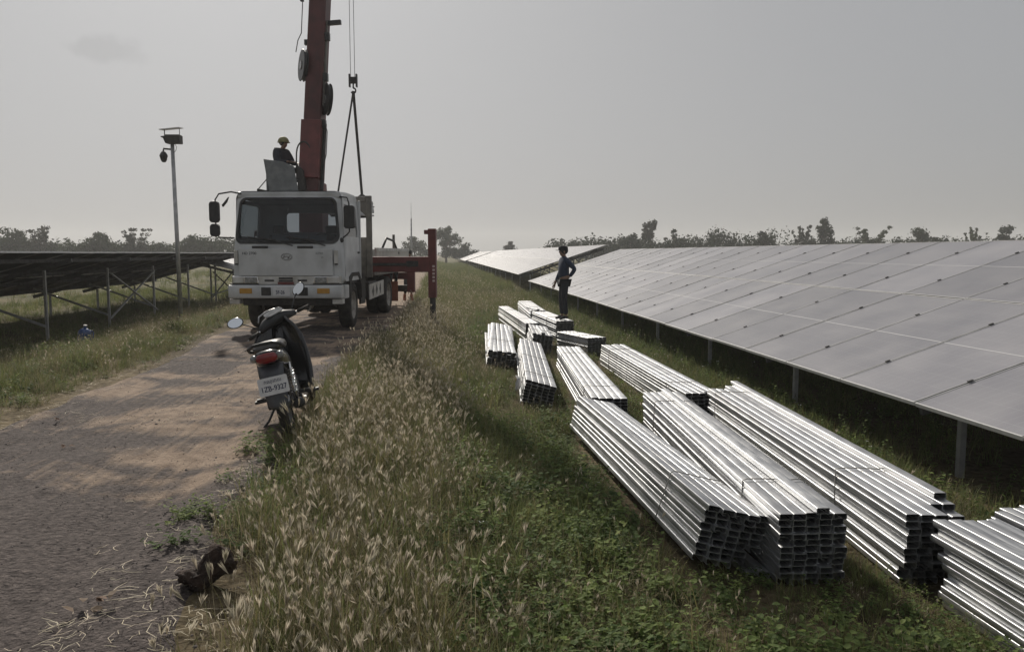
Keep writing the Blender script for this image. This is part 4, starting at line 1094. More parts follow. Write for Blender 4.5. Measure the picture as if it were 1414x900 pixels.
Tm2 = Matrix.Translation((0, 0.955, 1.112)) @ Matrix.Rotation(R(30), 4, 'X')
m_.v = [tuple(Tm2 @ Vector(p)) for p in m_.v]
steer_low(m_).build('meter', 'lamp_glass', hb_, bevel=0.004)
steer_low(MB().tube([(-0.15, 1.04, 1.08), (-0.09, 1.10, 1.125), (0.0, 1.115, 1.135), (0.09, 1.10, 1.125), (0.15, 1.04, 1.08)], 0.008, 6)).build('cover_trim', 'bike_silver', hb_, smooth=True)
for sx in (-1, 1):
    steer_low(MB().tube([(sx * 0.17, 0.97, 1.01), (sx * 0.24, 0.95, 1.005)], 0.011, 8)).build('handlebar', 'chrome', hb_, smooth=True)
    steer_low(MB().tube([(sx * 0.235, 0.952, 1.005), (sx * 0.355, 0.915, 1.00)], 0.0175, 10)).build('grip', 'rubber', hb_, smooth=True)
    steer_low(MB().tube([(sx * 0.20, 1.01, 1.005), (sx * 0.26, 1.005, 1.00), (sx * 0.36, 0.975, 0.985)], 0.006, 6)).build('lever', 'bike_silver', hb_, smooth=True)
    st = steer_low(MB().tube([(sx * 0.185, 0.99, 1.02), (sx * 0.24, 1.0, 1.08), (sx * 0.33, 0.99, 1.165)], 0.0055, 6)).build('mirror_stem', 'bike_matt', hb_, smooth=True)
    # mirror glass faces back and slightly up
    mm = MB().lathe([(0.0, 0.0), (0.070, 0.0), (0.078, 0.006), (0.070, 0.024), (0.0, 0.034)], 28, 'Y')
    mm.v = [(p[0], p[1], p[2] * 0.66) for p in mm.v]
    gl = MB().lathe([(0.0, -0.003), (0.068, -0.003), (0.068, -0.001), (0.0, -0.001)], 28, 'Y')
    gl.v = [(p[0], p[1], p[2] * 0.66) for p in gl.v]
    Tq = Matrix.Translation((sx * 0.375, 0.985, 1.195)) @ Euler((R(-14), R(10 if sx < 0 else -28), R(-26 if sx < 0 else -34))).to_matrix().to_4x4()
    for q in (mm, gl): q.v = [tuple(Tq @ Vector(p)) for p in q.v]
    mo = steer_low(mm).build('mirror_housing', 'bike_black', hb_, smooth=True)
    go = steer_low(gl).build('mirror_glass', 'mirror', hb_, smooth=False)
for sx in (-1, 1):
    kb(steer(MB().tube([(sx * 0.06, 1.02, 0.80), (sx * 0.065, 1.24, 0.30)], 0.02, 8)), 'fork', 'bike_silver', smooth=True)
fn = MB(); vs = []; fs = []
for i in range(11):
    a = R(30 + 130 * i / 10)
    for j in range(5):
        u = -1 + j / 2; rr = 0.315 - 0.03 * u * u; vs.append((u * 0.06, 1.24 + rr * math.cos(a), 0.285 + rr * math.sin(a)))
for i in range(10):
    for j in range(4): k = i * 5 + j; fs.append((k, k + 1, k + 6, k + 5))
kb(steer(fn.add(vs, fs)), 'front_mudguard', 'bike_black', smooth=True, solid=0.006)

# ------------------------------------------------------------------ people
def skin_mesh(name, V, E, Rr, m, parent, root=0, sub=2):
    me = bpy.data.meshes.new(name); me.from_pydata(V, E, [])
    me.materials.append(M[m])
    o = link(name, me, parent)
    md = o.modifiers.new('skin', 'SKIN'); md.use_smooth_shade = True
    if not me.skin_vertices: 
        bpy.context.view_layer.objects.active = o
    sk = me.skin_vertices[0].data
    for i, r in enumerate(Rr):
        sk[i].radius = r if isinstance(r, tuple) else (r, r); sk[i].use_root = (i == root)
    s2 = o.modifiers.new('sub', 'SUBSURF'); s2.levels = sub; s2.render_levels = sub
    return o

class Sk:
    def __init__(s): s.V = []; s.E = []; s.R = []; s.n = {}
    def j(s, name, p, r, frm=None):
        s.n[name] = len(s.V); s.V.append(tuple(p)); s.R.append(r)
        if frm is not None: s.E.append((s.n[frm], s.n[name]))
    def out(s, name, m, parent, sub=2): return skin_mesh(name, s.V, s.E, s.R, m, parent, 0, sub)

def person(label, loc, rz, J, top='navy', legs='dark_trousers', shoe='black_cloth', headgear='cap', seat=False, boots=False, bulk=1.0):
    """J: joint positions; forward is -y, z up"""
    t = thing('person', label, 'person', loc, rz)
    b = Sk()
    b.j('pel', J['pel'], 0.10); b.j('sp', J['sp'], 0.09, 'pel'); b.j('ch', J['ch'], 0.105, 'sp'); b.j('nb', J['nb'], 0.06, 'ch'); b.j('nk', J['nk'], 0.05, 'nb')
    h = Vector(J['hd']); b.j('jaw', h + Vector((0, -0.015, -0.07)), (0.058, 0.062), 'nk'); b.j('hd', h, (0.076, 0.088), 'jaw'); b.j('tp', h + Vector((0, 0.01, 0.07)), (0.062, 0.072), 'hd')
    b.j('nose', h + Vector((0, -0.105, -0.015)), 0.011, 'hd')
    for s_ in ('l', 'r'):
        sx = 1 if s_ == 'l' else -1
        b.j('sh' + s_, J['sh' + s_], 0.052, 'ch'); b.j('el' + s_, J['el' + s_], 0.038, 'sh' + s_); b.j('wr' + s_, J['wr' + s_], 0.026, 'el' + s_)
        wv = Vector(J['wr' + s_]); d = (wv - Vector(J['el' + s_])).normalized(); d = (d + Vector(J.get('hand' + s_, (0, 0, 0)))).normalized()
        fwd = Vector((0, -1, 0)); side = (fwd - d * fwd.dot(d)).normalized()
        pm = wv + d * 0.075; b.j('pm' + s_, pm, (0.032, 0.022), 'wr' + s_)
        for q, (off, ln_) in enumerate(((-0.028, 0.066), (-0.010, 0.080), (0.009, 0.076), (0.027, 0.060))):
            a_ = pm + d * 0.03 + side * (-off) ; b.j('f%d%s' % (q, s_), a_, 0.0095, 'pm' + s_); b.j('g%d%s' % (q, s_), a_ + d * ln_ + Vector((-sx * 0.022, 0, 0)), 0.0075, 'f%d%s' % (q, s_))
        b.j('th' + s_, wv + d * 0.05 + side * 0.045, 0.010, 'wr' + s_); b.j('tt' + s_, wv + d * 0.095 + side * 0.058, 0.008, 'th' + s_)
        b.j('hp' + s_, J['hp' + s_], 0.078, 'pel'); b.j('kn' + s_, J['kn' + s_], 0.05, 'hp' + s_); b.j('an' + s_, J['an' + s_], 0.036, 'kn' + s_)
        b.j('toe' + s_, J['toe' + s_], 0.03, 'an' + s_)
    body = b.out('body', 'skin', t)
    c = Sk()
    c.j('pel', Vector(J['pel']) + Vector((0, 0, 0.0)), (0.155 * bulk, 0.125 * bulk)); c.j('sp', J['sp'], (0.145 * bulk, 0.118 * bulk), 'pel'); c.j('ch', J['ch'], (0.155 * bulk, 0.125 * bulk), 'sp'); c.j('nb', J['nb'], 0.085 * bulk, 'ch')
    for s_ in ('l', 'r'):
        c.j('sh' + s_, J['sh' + s_], 0.072 * bulk, 'ch'); c.j('el' + s_, J['el' + s_], 0.055 * bulk, 'sh' + s_); c.j('wr' + s_, J['wr' + s_], 0.043, 'el' + s_)
    c.out('shirt', top, t)
    c = Sk(); c.j('pel', Vector(J['pel']) - Vector((0, 0, 0.0)), (0.14, 0.118))
    for s_ in ('l', 'r'):
        c.j('hp' + s_, J['hp' + s_], 0.098, 'pel'); c.j('kn' + s_, J['kn' + s_], 0.072, 'hp' + s_)
        a_ = Vector(J['an' + s_]); k_ = Vector(J['kn' + s_])
        c.j('an' + s_, a_ + (k_ - a_) * (0.45 if boots else 0.06), 0.06, 'kn' + s_)
    c.out('trousers', legs, t)
    for s_ in ('l', 'r'):
        c = Sk(); a_ = Vector(J['an' + s_]); to = Vector(J['toe' + s_])
        c.j('a', a_ + Vector((0, 0.01, 0.0)), 0.048); c.j('heel', a_ + Vector((0, 0.035, -0.045)), 0.036, 'a'); c.j('t', to + Vector((0, 0, 0.0)), (0.042, 0.032), 'a'); c.j('tt', to + Vector((0, -0.05, -0.004)), (0.03, 0.024), 't')
        if boots: c.j('up', a_ + (Vector(J['kn' + s_]) - a_) * 0.45, 0.056, 'a')
        c.out('shoe', shoe, t)
    for sx in (-1, 1):
        MB().ball(h + Vector((sx * 0.03, -0.083, 0.005)), (0.012, 0.008, 0.008), 8, 6).build('eye', 'black_cloth', t, smooth=True)
        MB().ball(h + Vector((sx * 0.082, 0.008, -0.01)), (0.012, 0.022, 0.032), 8, 6).build('ear', 'skin', t, smooth=True)
    MB().ball(h + Vector((0, -0.082, -0.062)), (0.022, 0.008, 0.006), 8, 6).build('mouth', 'tail_red', t, smooth=True)
    MB().ball(h + Vector((0, 0.018, 0.022)), (0.092, 0.102, 0.095), 14, 9).build('hair', 'black_cloth', t, smooth=True)
    if headgear == 'cap':
        vs_ = [(0.098 * math.cos(a), 0.105 * math.sin(a)) for a in [2 * math.pi * i / 20 for i in range(20)]]
        k = MB().loft([[(x, y, 0.02) for x, y in vs_], [(x * 1.08, y * 1.08, 0.06) for x, y in vs_], [(x * 1.05, y * 1.05, 0.095) for x, y in vs_], [(x * 0.75, y * 0.75, 0.125) for x, y in vs_], [(x * 0.2, y * 0.2, 0.135) for x, y in vs_]], capb=True)
        k.prism([(-0.085, -0.07), (-0.07, -0.14), (0, -0.175), (0.07, -0.14), (0.085, -0.07)], 0.024, 0.034, axis='Z')
        o = k.build('cap', 'black_cloth', t, smooth=True, auto=50); o.location = h
    elif headgear == 'helmet':
        k = MB().ball((0, 0.01, 0.03), (0.122, 0.138, 0.125), 20, 10)
        k.v = [(x, y, max(z, 0.018)) for x, y, z in k.v]
        k.lathe([(0.118, 0.016), (0.148, 0.012), (0.148, 0.020), (0.118, 0.03)], 20, 'Z', (0, 0.0, 0))
        o = k.build('hard_hat', 'helmet_yellow', t, smooth=True, auto=50); o.location = h
    return t

stand = dict(pel=(0, 0, .93), sp=(0, -.01, 1.10), ch=(0, .0, 1.27), nb=(0, .015, 1.40), nk=(0, .0, 1.46), hd=(0, -.025, 1.565),
             shl=(.165, 0, 1.38), ell=(.215, .20, 1.16), wrl=(.15, .09, .99), handl=(-0.5, -0.3, 0.2), shr=(-.165, 0, 1.38), elr=(-.205, -.03, 1.10), wrr=(-.20, -.14, .87),
             hpl=(.085, 0, .86), knl=(.09, -.015, .48), anl=(.09, .03, .085), toel=(.10, -.09, .035), hpr=(-.085, 0, .86), knr=(-.10, -.03, .48), anr=(-.10, -.01, .085), toer=(-.11, -.13, .035))
person('man in dark blue shirt, cap and dark trousers standing on a steel bundle', (2.80, 17.86, -0.42 + 12 * 0.0412 + 0.006), R(-84), stand, bulk=1.08)
sit = dict(stand)
sit.update(pel=(0, 0, .10), sp=(0, -.02, .27), ch=(0, -.02, .45), nb=(0, -.03, .58), nk=(0, -.05, .64), hd=(0, -.08, .74), shl=(.17, -.02, .55), ell=(.22, -.12, .30), wrl=(.14, -.36, .26), handl=(0, 0, 0),
           shr=(-.17, -.02, .55), elr=(-.22, -.10, .30), wrr=(-.14, -.34, .28), hpl=(.09, -.03, .08), knl=(.12, -.44, .12), anl=(.12, -.46, -.12), toel=(.12, -.58, -.17), hpr=(-.09, -.03, .08), knr=(-.12, -.44, .12), anr=(-.12, -.46, -.12), toer=(-.12, -.58, -.17))
sp_ = Tm @ Vector((-1.02, 2.92, 3.43))
person('crane operator in yellow hard hat and dark jacket seated beside the boom', sp_, R(55), sit, top='dark_jacket', headgear='helmet', bulk=1.35)
st2 = dict(stand)
st2.update(ell=(.21, -.06, 1.12), wrl=(.16, -.30, 1.05), elr=(-.21, -.06, 1.12), wrr=(-.16, -.30, 1.05), handl=(0, 0, 0), knr=(-.13, -.08, .48), anr=(-.14, .08, .085), toer=(-.15, -.03, .035))
person('worker behind the truck, only legs and orange boots showing under the outrigger', (-1.10, 26.3, 0.02), R(20), st2, top='dark_jacket', shoe='orange_boot', boots=True)

# ------------------------------------------------------------------ camera pole, mast, jug, clod, shed
CP = thing('camera_pole', 'tall slim pole with surveillance camera, box and small solar panel on top', 'camera pole', (-7.62, 23.6, -0.43))
CP.rotation_euler = (0, R(-0.6), 0)
MB().tube([(0, 0, 0), (0, 0, 5.25)], [0.064, 0.052], 16).build('pole', 'galv_post', CP, smooth=True)
MB().lathe([(0.0, 0.0), (0.2, 0.0), (0.2, 0.03), (0.09, 0.05), (0.0, 0.05)], 16, 'Z').build('base_plate', 'galv_post', CP)
MB().box((0.06, -0.02, 5.28), (0.40, 0.30, 0.24)).prism([(-0.16, 5.16), (-0.22, 5.32), (-0.28, 5.33), (-0.28, 5.36), (-0.1, 5.38)], -0.12, 0.12, axis='Y').build('equipment_box', 'chassis', CP, bevel=0.012)
MB().tube([(0, 0, 5.0), (-0.24, -0.02, 5.02), (-0.25, -0.02, 4.95)], 0.028, 8).build('camera_arm', 'chassis', CP, smooth=True)
MB().lathe([(0.0, 0.14), (0.05, 0.14), (0.10, 0.06), (0.115, 0.0), (0.10, -0.02), (0.085, -0.10), (0.05, -0.16), (0.0, -0.17)], 20, 'Z', (-0.25, -0.02, 4.80)).build('dome_camera', 'black_plastic', CP, smooth=True)
sp2 = MB().box((0, 0, 0), (0.56, 0.40, 0.022), m=0).box((0, 0, 0.012), (0.53, 0.37, 0.003), m=1).build('solar_panel', ['alu_frame', 'panel_glass'], CP); sp2.location = (-0.01, 0, 5.58); sp2.rotation_euler = (R(5), R(-6), 0)
MB().tube([(-0.20, 0, 5.38), (-0.20, 0, 5.56)], 0.014, 6).tube([(0.20, 0.05, 5.4), (0.20, 0.05, 5.6)], 0.01, 6).build('panel_bracket', 'chassis', CP)
MB().tube([(0.08, -0.08, 5.18), (0.15, -0.1, 5.05), (0.12, -0.1, 4.95), (0.05, -0.07, 4.9)], 0.008, 5).build('cable', 'black_plastic', CP, smooth=True)

LR = thing('lightning_mast', 'thin grey mast with a needle tip far behind the truck bed', 'mast', (-2.66, 70, -0.05))
MB().tube([(0, 0, 0), (0, 0, 4.7)], [0.09, 0.06], 10).build('pole', 'galv_post', LR, smooth=True)
MB().tube([(0, 0, 4.7), (0, 0, 6.1)], [0.022, 0.012], 6).build('rod', 'galv_post', LR)

JG = thing('water_jug', 'blue plastic water jug standing in the grass near the left solar table', 'jug', (-7.75, 17.6, -0.45))
JG.rotation_euler = (0, R(6), 0.4)
MB().lathe([(0.0, 0.0), (0.12, 0.0), (0.135, 0.02), (0.135, 0.10), (0.128, 0.115), (0.135, 0.13), (0.135, 0.24), (0.128, 0.255), (0.135, 0.27), (0.135, 0.35), (0.11, 0.40), (0.05, 0.44), (0.0, 0.44)], 24, 'Z').build('body', 'jug_blue', JG, smooth=True)
MB().lathe([(0.0, 0.43), (0.034, 0.43), (0.034, 0.49), (0.0, 0.49)], 16, 'Z').build('neck', 'jug_blue', JG, auto=40)
MB().lathe([(0.0, 0.485), (0.040, 0.485), (0.040, 0.515), (0.0, 0.52)], 16, 'Z').build('lid', 'dirty_white', JG, auto=40)
MB().tube([(0.10, 0, 0.40), (0.165, 0, 0.37), (0.17, 0, 0.22), (0.13, 0, 0.2)], 0.014, 6).build('handle', 'jug_blue', JG, smooth=True)

def clod():
    b = MB(); b.ball((0, 0, 0), 1, 40, 26)
    vs = []
    for p in b.v:
        v = Vector(p); n1 = noise.fractal(v * 1.7 + Vector((4, 1, 2)), 0.8, 2.0, 5); n2 = abs(noise.noise(v * 3.2)); rdg = abs(noise.noise(v * 6.5 + Vector((9, 0, 0))))
        q = v * (1 + 0.22 * n1 - 0.22 * n2 - 0.10 * rdg)
        vs.append((q.x * 0.135, q.y * 0.10, max(-0.045, q.z * 0.088 + 0.03 * math.sin(4 * v.x) + 0.012 * v.x * 2)))
    b.v = vs
    o = b.build('dung_clod', 'clod_brown', None, smooth=True)
    o.location = (-1.15, 3.82, 0.055); o.rotation_euler = (0.1, -0.12, 0.35)
    return o
o = clod(); tag(o, 'dark brown lumpy clod lying at the edge of the track', 'clod')

SH = thing('shed', 'small flat-roofed shed with dark roof in the far distance by the trees', 'shed', (7.2, 172, -0.1))
MB().box((0, 0, 1.0), (4.6, 3, 2.0)).build('wall', 'dirty_white', SH)
MB().box((0.5, -1.53, 0.9), (3.2, 0.05, 1.7)).build('door', 'chassis', SH)
MB().box((0, 0, 2.08), (5.2, 3.6, 0.16)).build('roof', 'rack_grey', SH)

# ------------------------------------------------------------------ trees
def quads(C, N, size, asp=1.0, seed=0):
    """one bent leaf-clump card per centre, as a raw vertex and face list"""
    rs = np.random.default_rng(seed)
    n = len(C)
    a = rs.normal(size=(n, 3)); a -= (a * N).sum(1, keepdims=True) * N * 0.6
    a /= np.linalg.norm(a, axis=1, keepdims=True) + 1e-9
    b = np.cross(N, a); b /= np.linalg.norm(b, axis=1, keepdims=True) + 1e-9
    s = size * rs.uniform(0.55, 1.3, (n, 1))
    a = a * s; b = b * s * asp
    k = N * s * 0.25
    V = np.stack([C - a - b * .3, C - a * .2 - b + k, C + a * 1.1, C + a * .1 + b - k * .5], 1).reshape(-1, 3)
    F = [(4 * i, 4 * i + 1, 4 * i + 2, 4 * i + 3) for i in range(n)]
    return V, F

def crown_points(lobes, n, rs, hollow=0.45):
    w_ = np.array([r[0] * r[1] * r[2] for _, r in lobes]) ** 0.7; w_ /= w_.sum()
    idx = rs.choice(len(lobes), n, p=w_)
    d = rs.normal(size=(n, 3)); d /= np.linalg.norm(d, axis=1, keepdims=True)
    rad = rs.uniform(hollow ** 3, 1, n) ** (1 / 3) * (0.80 + np.abs(rs.normal(0, 0.30, n)))
    c = np.array([lobes[i][0] for i in idx]); r = np.array([lobes[i][1] for i in idx])
    return c + d * rad[:, None] * r, d

def np_mesh(name, V, F, m):
    me = bpy.data.meshes.new(name); me.from_pydata([tuple(v) for v in V], [], F); me.materials.append(M[m]); return me

def tree(name, label, loc, h, spread, style, seed, m='leaf_far', group='trees along the far field edge'):
    rs = np.random.default_rng(seed)
    t = thing(name, label, 'tree', loc, rs.uniform(0, 6), group)
    tk = MB(); lobes = []
    r0 = h * 0.035
    def core(k, zc, zr, q, rr):
        for _ in range(k):
            a = rs.uniform(0, 6.28); d = rs.uniform(0, 1) ** .6 * q * spread
            c = (d * math.cos(a), d * math.sin(a), (zc + rs.uniform(-zr, zr)) * h)
            f = rs.uniform(.6, 1.25); lobes.append((c, (rr * spread * f, rr * spread * f, rr * .75 * (h * .5 + spread * .5) * f)))
            tk.tube([(0, 0, max(0.1, zc - .22) * h), c], [r0 * .3, r0 * .08], 5)
    if style == 'tiered':
        tk.tube([(0, 0, -0.3), (0.02 * h, 0, .4 * h), (-0.01 * h, 0.01 * h, .85 * h)], [r0, r0 * .7, r0 * .25], 7)
        core(7, .86, .08, .26, .13); core(9, .66, .09, .40, .14); core(7, .46, .07, .34, .13); core(9, .28, .08, .46, .14)
    elif style == 'cone':
        tk.tube([(0, 0, -0.3), (0, 0, .9 * h)], [r0, r0 * .2], 7)
        core(5, .90, .06, .14, .12); core(8, .72, .08, .28, .17); core(9, .5, .10, .36, .19); core(9, .28, .1, .44, .20)
    elif style == 'feather':
        core(9, .40, .14, .42, .17)
        for i in range(11):
            a = rs.uniform(0, 6.28); q = rs.uniform(.1, .55) * spread; zt = rs.uniform(.66, 1.0) * h
            c = (q * math.cos(a), q * math.sin(a), zt); mid = (c[0] * .45, c[1] * .45, zt * .6)
            tk.tube([(0, 0, .15 * h), mid, c], [r0 * .5, r0 * .3, r0 * .08], 5)
            for u in (.62, .8, 1.0):
                p = [mid[k] + (c[k] - mid[k]) * (u - .4) / .6 for k in range(3)]
                lobes.append((p, (0.075 * spread, 0.075 * spread, 0.045 * h)))
    else:  # round
        tk.tube([(0, 0, -0.3), (0.03 * h, 0, .35 * h), (0, 0.02 * h, .65 * h)], [r0, r0 * .7, r0 * .3], 7)
        core(6, .80, .08, .24, .14); core(10, .58, .10, .38, .17); core(10, .34, .10, .46, .17)
    n = 2200 if style != 'feather' else 1500
    C, N = crown_points(lobes, n, rs)
    V, F = quads(C, N, 0.030 * (h + spread) / 2 + 0.05, 0.6, seed)
    link('crown', np_mesh('crown', V, F, m), t)
    tk.build('trunk', 'bark', t, smooth=True)
    return t

G = -0.2
for (nm, lb, x, y, h, sp, stl, m_) in (
    ('broadleaf_tree', 'tall layered tree standing alone just right of the red outrigger leg', 0.9, 165, 7.0, 5.6, 'tiered', 'leaf_far'),
    ('broadleaf_tree', 'rounded tree behind the thin mast and truck bed', -5.6, 168, 5.0, 5.8, 'round', 'leaf_far'),
    ('bush_tree', 'low dark rounded tree beside the tall layered tree', 5.2, 168, 3.4, 6.0, 'round', 'leaf_far_dark'),
    ('broadleaf_tree', 'small round lone tree above the far solar tables', 14.4, 165, 3.9, 3.2, 'round', 'leaf_grey'),
    ('broadleaf_tree', 'spreading tree directly behind the standing man\'s head', 22.2, 150, 4.0, 5.2, 'feather', 'leaf_grey'),
    ('broadleaf_tree', 'dense dark rounded tree beside the end of the near solar table', 34.0, 140, 4.0, 6.0, 'round', 'leaf_far_dark'),
    ('broadleaf_tree', 'tall ragged grey-green tree above the near solar table\'s far end', 37.6, 140, 5.8, 3.2, 'tiered', 'leaf_grey'),
    ('broadleaf_tree', 'wispy-topped bushy tree right of the tall ragged one', 42.0, 138, 3.9, 4.8, 'feather', 'leaf_far_dark'),
    ('broadleaf_tree', 'feathery tree in the hedge left of the dark pointed tree', 57.0, 135, 4.0, 4.4, 'round', 'leaf_far_dark'),
    ('conifer_like_tree', 'dark pointed tree rising highest above the right-hand hedge', 67.5, 134, 6.0, 4.2, 'cone', 'leaf_far_dark'),
    ('broadleaf_tree', 'thin sparse tree just left of the dark pointed tree', 63.6, 134, 4.6, 3.0, 'feather', 'leaf_grey'),
    ('broadleaf_tree', 'feathery tree between dark pointed tree and right hedge mass', 75.5, 133, 4.8, 5.2, 'feather', 'leaf_far'),
    ('broadleaf_tree', 'broad dark tree in the middle of the right hedge', 84.5, 132, 4.6, 6.5, 'round', 'leaf_far_dark'),
    ('broadleaf_tree', 'slim sparse tree standing apart near the right picture edge', 95.5, 134, 4.6, 2.4, 'feather', 'leaf_far'),
    ('broadleaf_tree', 'tree cut by the right picture edge above the solar panels', 101.5, 134, 5.4, 4.4, 'round', 'leaf_far_dark'),
    ('broadleaf_tree', 'dense tree at the far left picture edge', -71.5, 128, 4.6, 6.0, 'round', 'leaf_far'),
    ('broadleaf_tree', 'second dense tree from the left picture edge', -66.0, 128, 4.5, 5.6, 'round', 'leaf_far'),
    ('broadleaf_tree', 'bushy tree with bare twiggy top, third from the left edge', -61.5, 128, 4.6, 4.6, 'feather', 'leaf_grey'),
    ('broadleaf_tree', 'rounded tree midway between left picture edge and camera pole', -53.5, 128, 3.9, 5.4, 'round', 'leaf_far'),
    ('broadleaf_tree', 'windswept feathery tree just left of the camera pole', -47.8, 128, 4.1, 5.0, 'feather', 'leaf_grey'),
    ('broadleaf_tree', 'small dense tree between camera pole and truck mirror', -39.0, 128, 3.4, 4.4, 'round', 'leaf_far'),
):
    tree(nm, lb, (x, y, G), h + (2.0 if x > 28 else 1.5 if x < -28 else 0.7), sp * 1.15, stl, int(abs(x * 10)) + 3, m_)

def hedge(name, label, x0, x1, y, hmin, hmax, seed, m, n=80, per=110):
    rs = np.random.default_rng(seed); VV = []; FF = []
    for i in range(n):
        x = rs.uniform(x0, x1); h = rs.uniform(hmin, hmax) * (0.75 + 0.5 * abs(noise.noise(Vector((x * 0.09, seed, 0))))); wv = rs.uniform(1.2, 2.6)
        lob = [((x + rs.normal() * wv * .4, y + rs.normal() * 2.0, h * rs.uniform(.2, .72) + G), (wv * .5, wv * .5, h * .22)) for _ in range(5)]
        C, N = crown_points(lob, per, rs, 0.3)
        V, F = quads(C, N, 0.24, 0.7, int(rs.integers(1e6)))
        o_ = sum(len(q) for q in VV); VV.append(V); FF += [tuple(k + o_ for k in f) for f in F]
    o = link(name, np_mesh(name, np.concatenate(VV), FF, m)); return tag(o, label, 'hedge', kind='stuff')
hedge('treeline', 'low continuous hedge of bushes behind the left solar table', -120, -14, 132, 4.8, 6.4, 5, 'leaf_far', 330, 120)
hedge('treeline', 'low continuous hedge of bushes behind the right solar tables', 20, 125, 139, 5.0, 7.4, 6, 'leaf_far_dark', 330, 120)
hedge('treeline', 'distant scrub along the horizon at the end of the track', -60, 60, 260, 1.8, 3.2, 8, 'leaf_far', 90, 70)

# ------------------------------------------------------------------ plants (instanced over the ground)
def blade(V, F, Mi, base, ang, h, lean, wd, m=0, segs=3, twist=0.0, droop=0.35):
    o = len(V); d = Vector((math.cos(ang), math.sin(ang), 0)); sd_ = Vector((-math.sin(ang + twist), math.cos(ang + twist), 0))
    for i in range(segs + 1):
        u = i / segs; p = Vector(base) + d * (lean * u ** 1.7) + Vector((0, 0, h * (u - droop * u ** 3 * min(1, lean / max(h, .01)))))
        ww = wd * (1 - u ** 1.6) * 0.5
        if i < segs: V += [p - sd_ * ww, p + sd_ * ww]
        else: V.append(p)
    for i in range(segs - 1):
        a = o + 2 * i; F.append((a, a + 1, a + 3, a + 2)); Mi.append(m)
    a = o + 2 * (segs - 1); F.append((a, a + 1, a + 2)); Mi.append(m)
    return V[-1]

def leaf(V, F, Mi, p, d, up, ln_, wd, m=0):
    o = len(V); d = d.normalized(); s_ = d.cross(up).normalized(); n_ = s_.cross(d)
    V += [p, p + d * ln_ * .35 - s_ * wd * .5 + n_ * ln_ * .06, p + d * ln_ * .75 - s_ * wd * .36 + n_ * ln_ * .02, p + d * ln_ - n_ * ln_ * .1, p + d * ln_ * .75 + s_ * wd * .36 + n_ * ln_ * .02, p + d * ln_ * .35 + s_ * wd * .5 + n_ * ln_ * .06, p + d * ln_ * .5 - n_ * ln_ * .03]
    F += [(o, o + 1, o + 6, o + 5), (o + 1, o + 2, o + 6), (o + 2, o + 3, o + 4, o + 6), (o + 4, o + 5, o + 6)]; Mi += [m] * 4

PROTO = {}
def proto(key, name, builder, mats, k):
    col = bpy.data.collections.new('plants_' + key)
    for i in range(k):
        rnd = random.Random(hash(key) % 1000 + 17 * i if False else sum(map(ord, key)) + 17 * i)
        V, F, Mi = [], [], []
        builder(V, F, Mi, rnd)
        me = bpy.data.meshes.new(name); me.from_pydata([tuple(v) for v in V], [], F)
        for q in mats: me.materials.append(M[q])
        me.polygons.foreach_set('material_index', Mi)
        o = bpy.data.objects.new('%s_%02d' % (name, i), me); col.objects.link(o)
    PROTO[key] = (col, k)

def seed_tuft(V, F, Mi, r):
    for _ in range(r.randint(3, 7)):          # stems with brush-like finger heads
        a = r.uniform(0, 6.28); h = r.uniform(0.16, 0.50); ln_ = r.uniform(0.02, 0.26) * h / .5
        b = (r.gauss(0, .06), r.gauss(0, .06), -0.02)
        tip = blade(V, F, Mi, b, a, h, ln_, 0.0028, 1, 3, r.uniform(0, 3), 0.2)
        hd = Vector((math.cos(a) * ln_ * 1.6, math.sin(a) * ln_ * 1.6, h)).normalized()
        hd = (hd + Vector((r.gauss(0, .22), r.gauss(0, .22), 0.3))).normalized(); hl = r.uniform(0.028, 0.062)
        sp = r.uniform(0.06, 0.20)
        for k in range(r.randint(9, 14)):
            dv = (hd + Vector((r.gauss(0, sp), r.gauss(0, sp), r.gauss(0, .06)))).normalized(); sv_ = dv.cross(Vector((r.gauss(0, 1), r.gauss(0, 1), r.gauss(0, 1)))).normalized()
            o = len(V); wq = r.uniform(0.0014, 0.0032); q = tip - hd * 0.012 + hd * r.uniform(0, .014)
            V += [q, q + dv * hl * .5 - sv_ * wq, q + dv * hl * r.uniform(.75, 1.1), q + dv * hl * .5 + sv_ * wq]; F.append((o, o + 1, o + 2, o + 3)); Mi.append(0)
    for _ in range(r.randint(16, 26)):        # leaves at the foot
        blade(V, F, Mi, (r.gauss(0, .06), r.gauss(0, .06), -0.02), r.uniform(0, 6.28), r.uniform(.08, .34), r.uniform(.03, .24), r.uniform(.003, .006), r.choice((1, 1, 2, 2, 3)), 3, r.uniform(-.5, .5))
proto('seed', 'seed_grass', seed_tuft, ['seed_head', 'dry_stem', 'grass_olive', 'grass_green'], 10)

def green_tuft(V, F, Mi, r):
    for _ in range(r.randint(26, 40)):
        blade(V, F, Mi, (r.gauss(0, .06), r.gauss(0, .06), -0.02), r.uniform(0, 6.28), r.uniform(.08, .30), r.uniform(.03, .2), r.uniform(.004, .008), r.choice((0, 0, 0, 1)), 3, r.uniform(-.5, .5))
proto('green', 'green_grass', green_tuft, ['grass_green', 'grass_olive'], 6)

